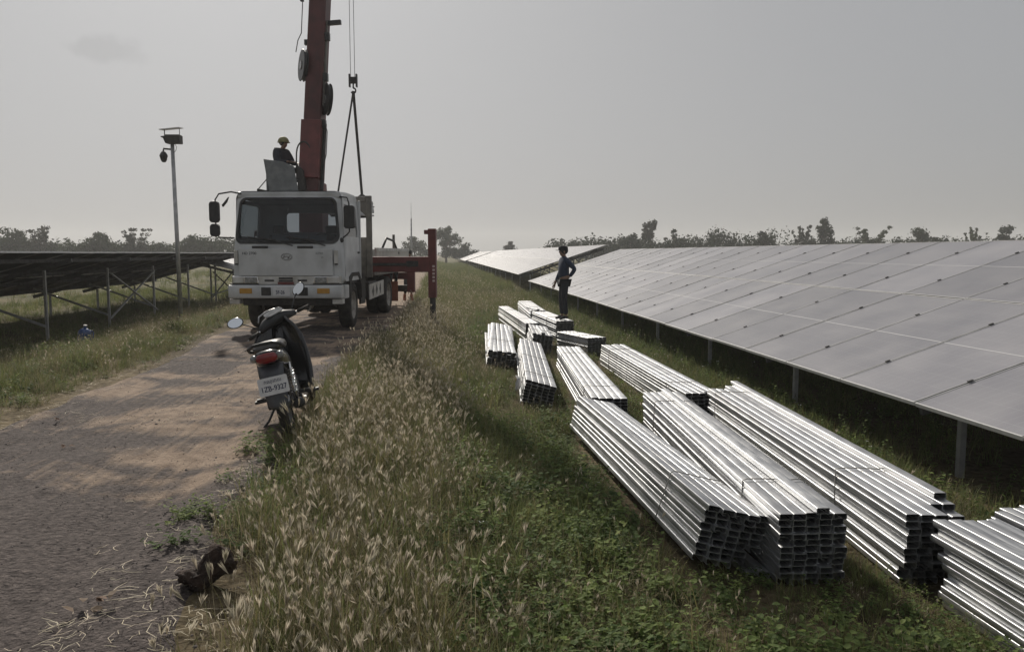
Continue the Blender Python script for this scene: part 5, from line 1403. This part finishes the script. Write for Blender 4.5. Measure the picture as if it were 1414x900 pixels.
def dry_tuft(V, F, Mi, r):
    for _ in range(r.randint(14, 22)):
        blade(V, F, Mi, (r.gauss(0, .06), r.gauss(0, .06), -0.02), r.uniform(0, 6.28), r.uniform(.06, .30), r.uniform(.05, .26), r.uniform(.003, .006), r.choice((0, 1)), 3, r.uniform(-.5, .5), .6)
    for _ in range(r.randint(3, 6)):           # branching dead twigs
        a = r.uniform(0, 6.28); h = r.uniform(.12, .34); ln_ = r.uniform(.03, .2); b = Vector((r.gauss(0, .05), r.gauss(0, .05), -0.02))
        blade(V, F, Mi, b, a, h, ln_, .004, 0, 3, r.uniform(0, 3), 0)
        for i in range(6):
            u = r.uniform(.35, 1); p = b + Vector((math.cos(a), math.sin(a), 0)) * ln_ * u ** 1.7 + Vector((0, 0, h * u))
            blade(V, F, Mi, p, r.uniform(0, 6.28), r.uniform(.01, .06), r.uniform(.02, .07), .0032, 0, 2, r.uniform(0, 3), .3)
            if r.random() < .5: leaf(V, F, Mi, p, Vector((r.gauss(0, 1), r.gauss(0, 1), r.uniform(-.4, .6))), Vector((0, 0, 1)), r.uniform(.012, .028), r.uniform(.004, .009), r.choice((0, 1)))
proto('dry', 'dry_grass', dry_tuft, ['dry_stem', 'grass_olive'], 8)

def weed(V, F, Mi, r):
    for _ in range(r.randint(6, 9)):
        a = r.uniform(0, 6.28); h = r.uniform(.06, .24); ln_ = r.uniform(.03, .22)
        b = Vector((r.gauss(0, .05), r.gauss(0, .05), -0.02))
        blade(V, F, Mi, b, a, h, ln_, .006, 1, 3)
        k = r.randint(6, 10)
        for i in range(k):
            u = 0.25 + 0.75 * i / k; p = b + Vector((math.cos(a), math.sin(a), 0)) * ln_ * u ** 1.7 + Vector((0, 0, h * u))
            la = a + 2.4 * i + r.uniform(-.4, .4); d = Vector((math.cos(la), math.sin(la), r.uniform(-.15, .55)))
            leaf(V, F, Mi, p, d, Vector((r.gauss(0, .2), r.gauss(0, .2), 1)), r.uniform(.025, .055), r.uniform(.018, .036), 0)
proto('weed', 'leafy_weed', weed, ['weed_leaf', 'weed_stem'], 8)

def tall_weed(V, F, Mi, r):
    for _ in range(r.randint(2, 4)):
        a = r.uniform(0, 6.28); h = r.uniform(.25, .5); ln_ = r.uniform(.02, .16); b = Vector((r.gauss(0, .04), r.gauss(0, .04), -0.02))
        blade(V, F, Mi, b, a, h, ln_, .006, 1, 4)
        for i in range(16):
            u = 0.2 + 0.8 * i / 16; p = b + Vector((math.cos(a), math.sin(a), 0)) * ln_ * u ** 1.7 + Vector((0, 0, h * u))
            la = 2.4 * i + r.uniform(-.4, .4); d = Vector((math.cos(la), math.sin(la), r.uniform(.1, .8)))
            leaf(V, F, Mi, p, d, Vector((0, 0, 1)), r.uniform(.03, .06) * (1.2 - .6 * u), r.uniform(.012, .022), 0)
        if r.random() < .14:
            for _ in range(3): leaf(V, F, Mi, p + Vector((r.gauss(0, .012), r.gauss(0, .012), .01)), Vector((r.gauss(0, 1), r.gauss(0, 1), .8)), Vector((0, 0, 1)), .014, .012, 2)
proto('tall', 'tall_weed', tall_weed, ['weed_leaf', 'weed_stem', 'flower_white'], 6)

def straw_bits(V, F, Mi, r):
    for _ in range(5):
        a = r.uniform(0, 6.28); L_ = r.uniform(.04, .16); c = Vector((r.gauss(0, .08), r.gauss(0, .08), .004)); d = Vector((math.cos(a), math.sin(a), r.uniform(-.02, .1))); s_ = Vector((-math.sin(a), math.cos(a), 0)); bnd = s_ * r.uniform(-.25, .25) * L_
        o = len(V); V += [c - s_ * .0016, c + s_ * .0016, c + d * L_ * .5 + bnd + s_ * .002, c + d * L_ * .5 + bnd - s_ * .002, c + d * L_ + s_ * .001, c + d * L_ - s_ * .001]
        F += [(o, o + 1, o + 2, o + 3), (o + 3, o + 2, o + 4, o + 5)]; Mi += [0, 0]
proto('straw', 'straw', straw_bits, ['straw'], 6)

def stone_bit(V, F, Mi, r):
    b = MB().ball((0, 0, 0), 1, 7, 5); o = len(V)
    sx, sy, sz = r.uniform(.7, 1.2), r.uniform(.6, 1.1), r.uniform(.4, .8)
    for p in b.v: V.append(Vector((p[0] * sx, p[1] * sy, p[2] * sz)) * (0.012 * r.uniform(.75, 1.15)))
    F += b.f; Mi += [0] * len(b.f)
proto('stone', 'stone', stone_bit, ['stone'], 6)

def dead(V, F, Mi, r):
    for _ in range(2):
        a = r.uniform(0, 6.28); leaf(V, F, Mi, Vector((r.gauss(0, .03), r.gauss(0, .03), .012)), Vector((math.cos(a), math.sin(a), .35)), Vector((r.gauss(0, .5), r.gauss(0, .5), 1)), r.uniform(.04, .08), r.uniform(.03, .05), 0)
proto('dead', 'dead_leaf', dead, ['dead_leaf'], 4)

def inst_group(col):
    ng = bpy.data.node_groups.new('scatter', 'GeometryNodeTree')
    ng.interface.new_socket('Geometry', in_out='INPUT', socket_type='NodeSocketGeometry'); ng.interface.new_socket('Geometry', in_out='OUTPUT', socket_type='NodeSocketGeometry')
    n = ng.nodes; l = ng.links
    gi = n.new('NodeGroupInput'); go = n.new('NodeGroupOutput')
    ip = n.new('GeometryNodeInstanceOnPoints'); ci = n.new('GeometryNodeCollectionInfo')
    ci.inputs['Collection'].default_value = col; ci.inputs['Separate Children'].default_value = True; ci.inputs['Reset Children'].default_value = True
    def na(nm, ty):
        q = n.new('GeometryNodeInputNamedAttribute'); q.data_type = ty; q.inputs['Name'].default_value = nm; return q.outputs['Attribute']
    er = n.new('FunctionNodeEulerToRotation')
    l.new(gi.outputs[0], ip.inputs['Points']); l.new(ci.outputs[0], ip.inputs['Instance']); ip.inputs['Pick Instance'].default_value = True
    l.new(na('idx', 'INT'), ip.inputs['Instance Index']); l.new(na('rot', 'FLOAT_VECTOR'), er.inputs[0]); l.new(er.outputs[0], ip.inputs['Rotation']); l.new(na('scl', 'FLOAT_VECTOR'), ip.inputs['Scale'])
    l.new(ip.outputs[0], go.inputs[0])
    return ng

def scatter(name, label, cat, key, P, scl, tilt=0.12, zs=None):
    col, k = PROTO[key]; n = len(P)
    me = bpy.data.meshes.new(name); me.vertices.add(n); me.vertices.foreach_set('co', np.asarray(P, dtype=np.float32).ravel())
    def at(nm, ty, arr, fld):
        a = me.attributes.new(nm, ty, 'POINT'); a.data.foreach_set(fld, arr)
    at('idx', 'INT', rng.integers(0, k, n).astype(np.int32), 'value')
    rot = np.stack([rng.normal(0, tilt, n), rng.normal(0, tilt, n), rng.uniform(0, 6.283, n)], 1).astype(np.float32); at('rot', 'FLOAT_VECTOR', rot.ravel(), 'vector')
    scl = np.asarray(scl, dtype=np.float32); zz = scl if zs is None else scl * np.asarray(zs, dtype=np.float32)
    at('scl', 'FLOAT_VECTOR', np.stack([scl, scl, zz], 1).astype(np.float32).ravel(), 'vector')
    o = link(name, me); md = o.modifiers.new('scatter', 'NODES'); md.node_group = inst_group(col)
    return tag(o, label, cat, kind='stuff')

def in_bundle(x, y, m_=0.03):
    for fx, fy, bx, by, W_ in BUNDLES:
        dx_, dy_ = bx - fx, by - fy; L_ = math.hypot(dx_, dy_); ux, uy = dx_ / L_, dy_ / L_
        s_ = (x - fx) * ux + (y - fy) * uy; t_ = (x - fx) * uy - (y - fy) * ux
        if -m_ < s_ < L_ + m_ and -m_ < t_ < W_ + m_: return True
    return False

def near_bundle(x, y):
    g = 1.0
    for fx, fy, bx, by, W_ in BUNDLES:
        dx_, dy_ = bx - fx, by - fy; L_ = math.hypot(dx_, dy_); ux, uy = dx_ / L_, dy_ / L_
        s_ = (x - fx) * ux + (y - fy) * uy; t_ = (x - fx) * uy - (y - fy) * ux
        if -0.8 < s_ < L_ and -0.25 < t_ < W_ + 0.2: g = min(g, 0.55)
    return g
def place(n, x0, x1, y0, y1, keep, smin, smax, grow=None, ypow=1.0):
    P = []; Sc = []
    for _ in range(n):
        x = random.uniform(x0, x1); y = y0 + (y1 - y0) * random.random() ** ypow
        k = keep(x, y)
        if k <= 0 or random.random() > k or in_bundle(x, y): continue
        if abs(x + 1.12) < 0.24 and 2.9 < y < 4.15 and random.random() > (0.0 if y > 3.3 else 0.25): continue
        s_ = random.uniform(smin, smax) * (1 if grow is None else grow(x, y)) * near_bundle(x, y)
        P.append((x, y, terrain(x, y))); Sc.append(s_)
    return P, Sc

def off_road(x, y, soft=0.25):
    l, r = road_edges(y)
    if x < (l + r) / 2: return sstep(-0.08, soft, l - x)
    return sstep(-0.08, soft, x - r)
def truck_clear(x, y):
    q = Tm.inverted() @ Vector((x, y, 0)); return 0 if (-1.45 < q.x < 1.4 and -0.2 < q.y < 9) else 1
def patch(x, y, s, o): return 0.5 + 0.9 * noise.noise(Vector((x * s + o, y * s - o, o)))

# seed-head grass along the right-hand verge
def k_seed(x, y):
    c = 0.12 * math.sin(y * 0.9) + 0.10 * math.sin(y * 2.3); wv = 0.62 + 0.25 * sstep(6, 16, y)
    return off_road(x, y) * sstep(-1.25, -0.85, x + 0.35 * sstep(5, 8, y)) * truck_clear(x, y) * max(0, 1 - sstep(0.15, 1.75, abs(x + 0.52 - c) / wv)) * min(1, 0.12 + 1.25 * patch(x, y, 1.5, 3))
P1, S1 = place(2500, -1.7, 1.2, 2.5, 9.5, k_seed, .65, 1.3)
P2, S2 = place(3000, -1.7, 1.5, 9.5, 24, lambda x, y: k_seed(x, y) * 0.95, .75, 1.25)
P3, S3 = place(1300, -1.6, 2.6, 24, 70, lambda x, y: off_road(x, y) * truck_clear(x, y) * patch(x, y, .4, 8) * 0.8, .9, 1.5)
scatter('seed_head_grass', 'dry pale seed-head grass growing thick along the right side of the track', 'grass', 'seed', P1 + P2 + P3, S1 + S2 + S3)
# scattered seed heads over the green part
P1, S1 = place(900, 0.0, 3.8, 2.6, 14, lambda x, y: 0.6 * patch(x, y, .8, 21), .5, .85)
P2, S2 = place(1500, 0.2, 4.2, 12, 40, lambda x, y: 0.6 * patch(x, y, .5, 5), .6, 1.0)
scatter('seed_head_grass', 'sparse thin seed-head grass among the green weeds by the bundles', 'grass', 'seed', P1 + P2, S1 + S2)
# green grass
P1, S1 = place(6200, -1.5, 4.4, 2.4, 13, lambda x, y: off_road(x, y) * (0.35 + 0.6 * patch(x, y, .9, 1)), .5, 1.25)
P2, S2 = place(5200, -1.5, 5.5, 13, 40, lambda x, y: off_road(x, y) * truck_clear(x, y) * (0.4 + 0.5 * patch(x, y, .5, 2)), .6, 1.2)
P3, S3 = place(2600, -1.4, 3.8, 40, 150, lambda x, y: off_road(x, y), 1.0, 2.4, ypow=1.5)
scatter('green_grass', 'short green grass between the track and the right solar tables', 'grass', 'green', P1 + P2 + P3, S1 + S2 + S3)
# dry grass
P1, S1 = place(3600, -1.7, 4.0, 2.4, 14, lambda x, y: off_road(x, y, .15) * (0.25 + 0.75 * (patch(x, y, .8, 31) > .55)), .6, 1.1)
P2, S2 = place(2400, -1.5, 5, 14, 60, lambda x, y: off_road(x, y) * truck_clear(x, y) * patch(x, y, .5, 41), .7, 1.4)
scatter('dry_grass', 'tangled dry brown grass in the right-hand verge', 'grass', 'dry', P1 + P2, S1 + S2)
# leafy weeds
def k_weed(x, y): return sstep(-0.5, 0.9, x + 0.25 * (5 - y) * 0.1) * (0.25 + 0.95 * patch(x, y, .7, 11))
P1, S1 = place(2000, -0.6, 4.2, 2.4, 9, k_weed, .45, 1.35)
P2, S2 = place(2600, -0.3, 4.8, 9, 26, lambda x, y: 0.8 * k_weed(x, y) * truck_clear(x, y), .7, 1.3)
Pe, Se = place(150, -1.6, -0.9, 4.2, 7.0, lambda x, y: 1.0 * (patch(x, y, 2.2, 6) > .55), .5, .85)
scatter('leafy_weeds', 'low broad-leaved green weeds covering the bank in front of the bundles', 'weeds', 'weed', P1 + P2 + Pe, S1 + S2 + Se)
P1, S1 = place(420, 0.2, 4.0, 2.6, 12, lambda x, y: 0.7 * patch(x, y, .8, 51), .45, .9)
P2, S2 = place(1500, 3.9, 8.6, 4, 38, lambda x, y: 0.75, .6, 1.2)
scatter('tall_weeds', 'upright thin weeds scattered around the bundles and under the solar table', 'weeds', 'tall', P1 + P2, S1 + S2)
P2, S2 = place(3200, 3.6, 9.0, 3, 38, lambda x, y: 0.8, .7, 1.3)
scatter('shaded_grass', 'dark shaded grass growing under the right solar table', 'grass', 'green', P2, S2)
# left side
kl = lambda x, y: off_road(x, y) * truck_clear(x, y)
def gl(x, y):
    l, r_ = road_edges(y); return (0.48 + 0.52 * sstep(0.05, 1.1, l - x)) * (0.62 + 0.6 * patch(x, y, .9, 66))
P1, S1 = place(4600, -9.5, -3.9, 5.5, 17, lambda x, y: kl(x, y) * (0.4 + .6 * patch(x, y, .6, 61)), .6, 1.5, gl)
P2, S2 = place(4200, -17, -4.2, 17, 45, lambda x, y: kl(x, y) * (0.45 + .5 * patch(x, y, .5, 62)), .8, 1.5)
P3, S3 = place(1500, -45, -8, 30, 90, lambda x, y: 1, 1.4, 2.8)
scatter('green_grass', 'yellow-green grass bank between the track and the left solar table', 'grass', 'green', P1 + P2 + P3, S1 + S2 + S3)
P1, S1 = place(3000, -8.5, -3.9, 6, 22, lambda x, y: kl(x, y) * (0.2 + .8 * (patch(x, y, .7, 71) > .45)), .7, 1.5, gl)
P2, S2 = place(1300, -9, -4.2, 20, 34, lambda x, y: kl(x, y) * patch(x, y, .5, 72), .9, 1.5)
scatter('dry_grass', 'dry brown grass tufts on the left bank beside the track', 'grass', 'dry', P1 + P2, S1 + S2)
P1, S1 = place(900, -8.5, -4.2, 8, 30, lambda x, y: kl(x, y) * .7 * patch(x, y, .6, 81), .6, .95)
scatter('seed_head_grass', 'pale seed-head grass dotted over the left bank', 'grass', 'seed', P1, S1)
P1, S1 = place(2600, -9.0, -3.9, 6, 26, lambda x, y: kl(x, y) * (0.15 + .8 * patch(x, y, .8, 91)), .6, 1.5, gl)
scatter('leafy_weeds', 'broad-leaved weeds on the left bank', 'weeds', 'weed', P1, S1)
# loose litter on the track
def on_road(n, y0, y1, smin, smax, kf=None, pw=1.6):
    P = []; Sc = []
    for _ in range(n):
        y = y0 + (y1 - y0) * random.random() ** pw; l, r = road_edges(y); x = random.uniform(l + .05, r + .15)
        if kf and random.random() > kf(x, y): continue
        P.append((x, y, terrain(x, y) + road_z(x, y) + 0.013)); Sc.append(random.uniform(smin, smax) ** 1.0)
    return P, Sc
P, Sc = on_road(9000, 2.2, 14, .18, .5, lambda x, y: .3 + .7 * patch(x, y, .7, 3))
Pb, Sb = on_road(110, 2.2, 16, .8, 1.3)
scatter('gravel', 'loose dark gravel stones strewn over the dirt track', 'gravel', 'stone', P + Pb, Sc + Sb, tilt=.6)
P, Sc = on_road(230, 2.3, 11, .3, .85, lambda x, y: .25 + .75 * sstep(-2.6, -1.2, x))
P2 = []; S2 = []
for _ in range(110):
    x = random.uniform(-1.7, -0.7); y = random.uniform(2.6, 6.2); P2.append((x, y, terrain(x, y) + .02)); S2.append(random.uniform(.4, 1.0))
scatter('straw_litter', 'pale bits of straw and broken stems lying on the track edge', 'straw', 'straw', P + P2, Sc + S2, tilt=.05)
Pl = []; Sl = []
for _ in range(170):
    y = random.uniform(5.5, 16); l, r_ = road_edges(y); x = l + random.gauss(-.1, .25); Pl.append((x, y, terrain(x, y) + .015)); Sl.append(random.uniform(.5, 1.3))
scatter('straw_litter', 'dry straw strewn along the left edge of the track', 'straw', 'straw', Pl, Sl, tilt=.05)
P, Sc = on_road(9, 2.6, 8, .6, 1.0)
scatter('fallen_leaves', 'few curled brown dead leaves lying on the track', 'leaves', 'dead', P + [(-1.62, 3.55, .02), (-1.50, 3.6, .025), (-1.57, 3.58, .02)], Sc + [1.2, 1.3, 1.1], tilt=.2)

# ------------------------------------------------------------------ hazy air
hz = MB().box((0, 420, 11.4), (1640, 990, 26)).mesh('haze', [])
hm = bpy.data.materials.new('haze_air'); hm.use_nodes = True
n_ = hm.node_tree.nodes; n_.remove(n_['Principled BSDF'])
pv = n_.new('ShaderNodeVolumePrincipled'); pv.inputs['Density'].default_value = 0.0008; pv.inputs['Color'].default_value = (0.95, 0.96, 0.97, 1); pv.inputs['Anisotropy'].default_value = 0.25
hm.node_tree.links.new(pv.outputs[0], n_['Material Output'].inputs['Volume'])
hz.materials.append(hm)
ho = link('haze', hz); tag(ho, 'thin pale haze filling the air over the whole field', 'haze', kind='stuff')
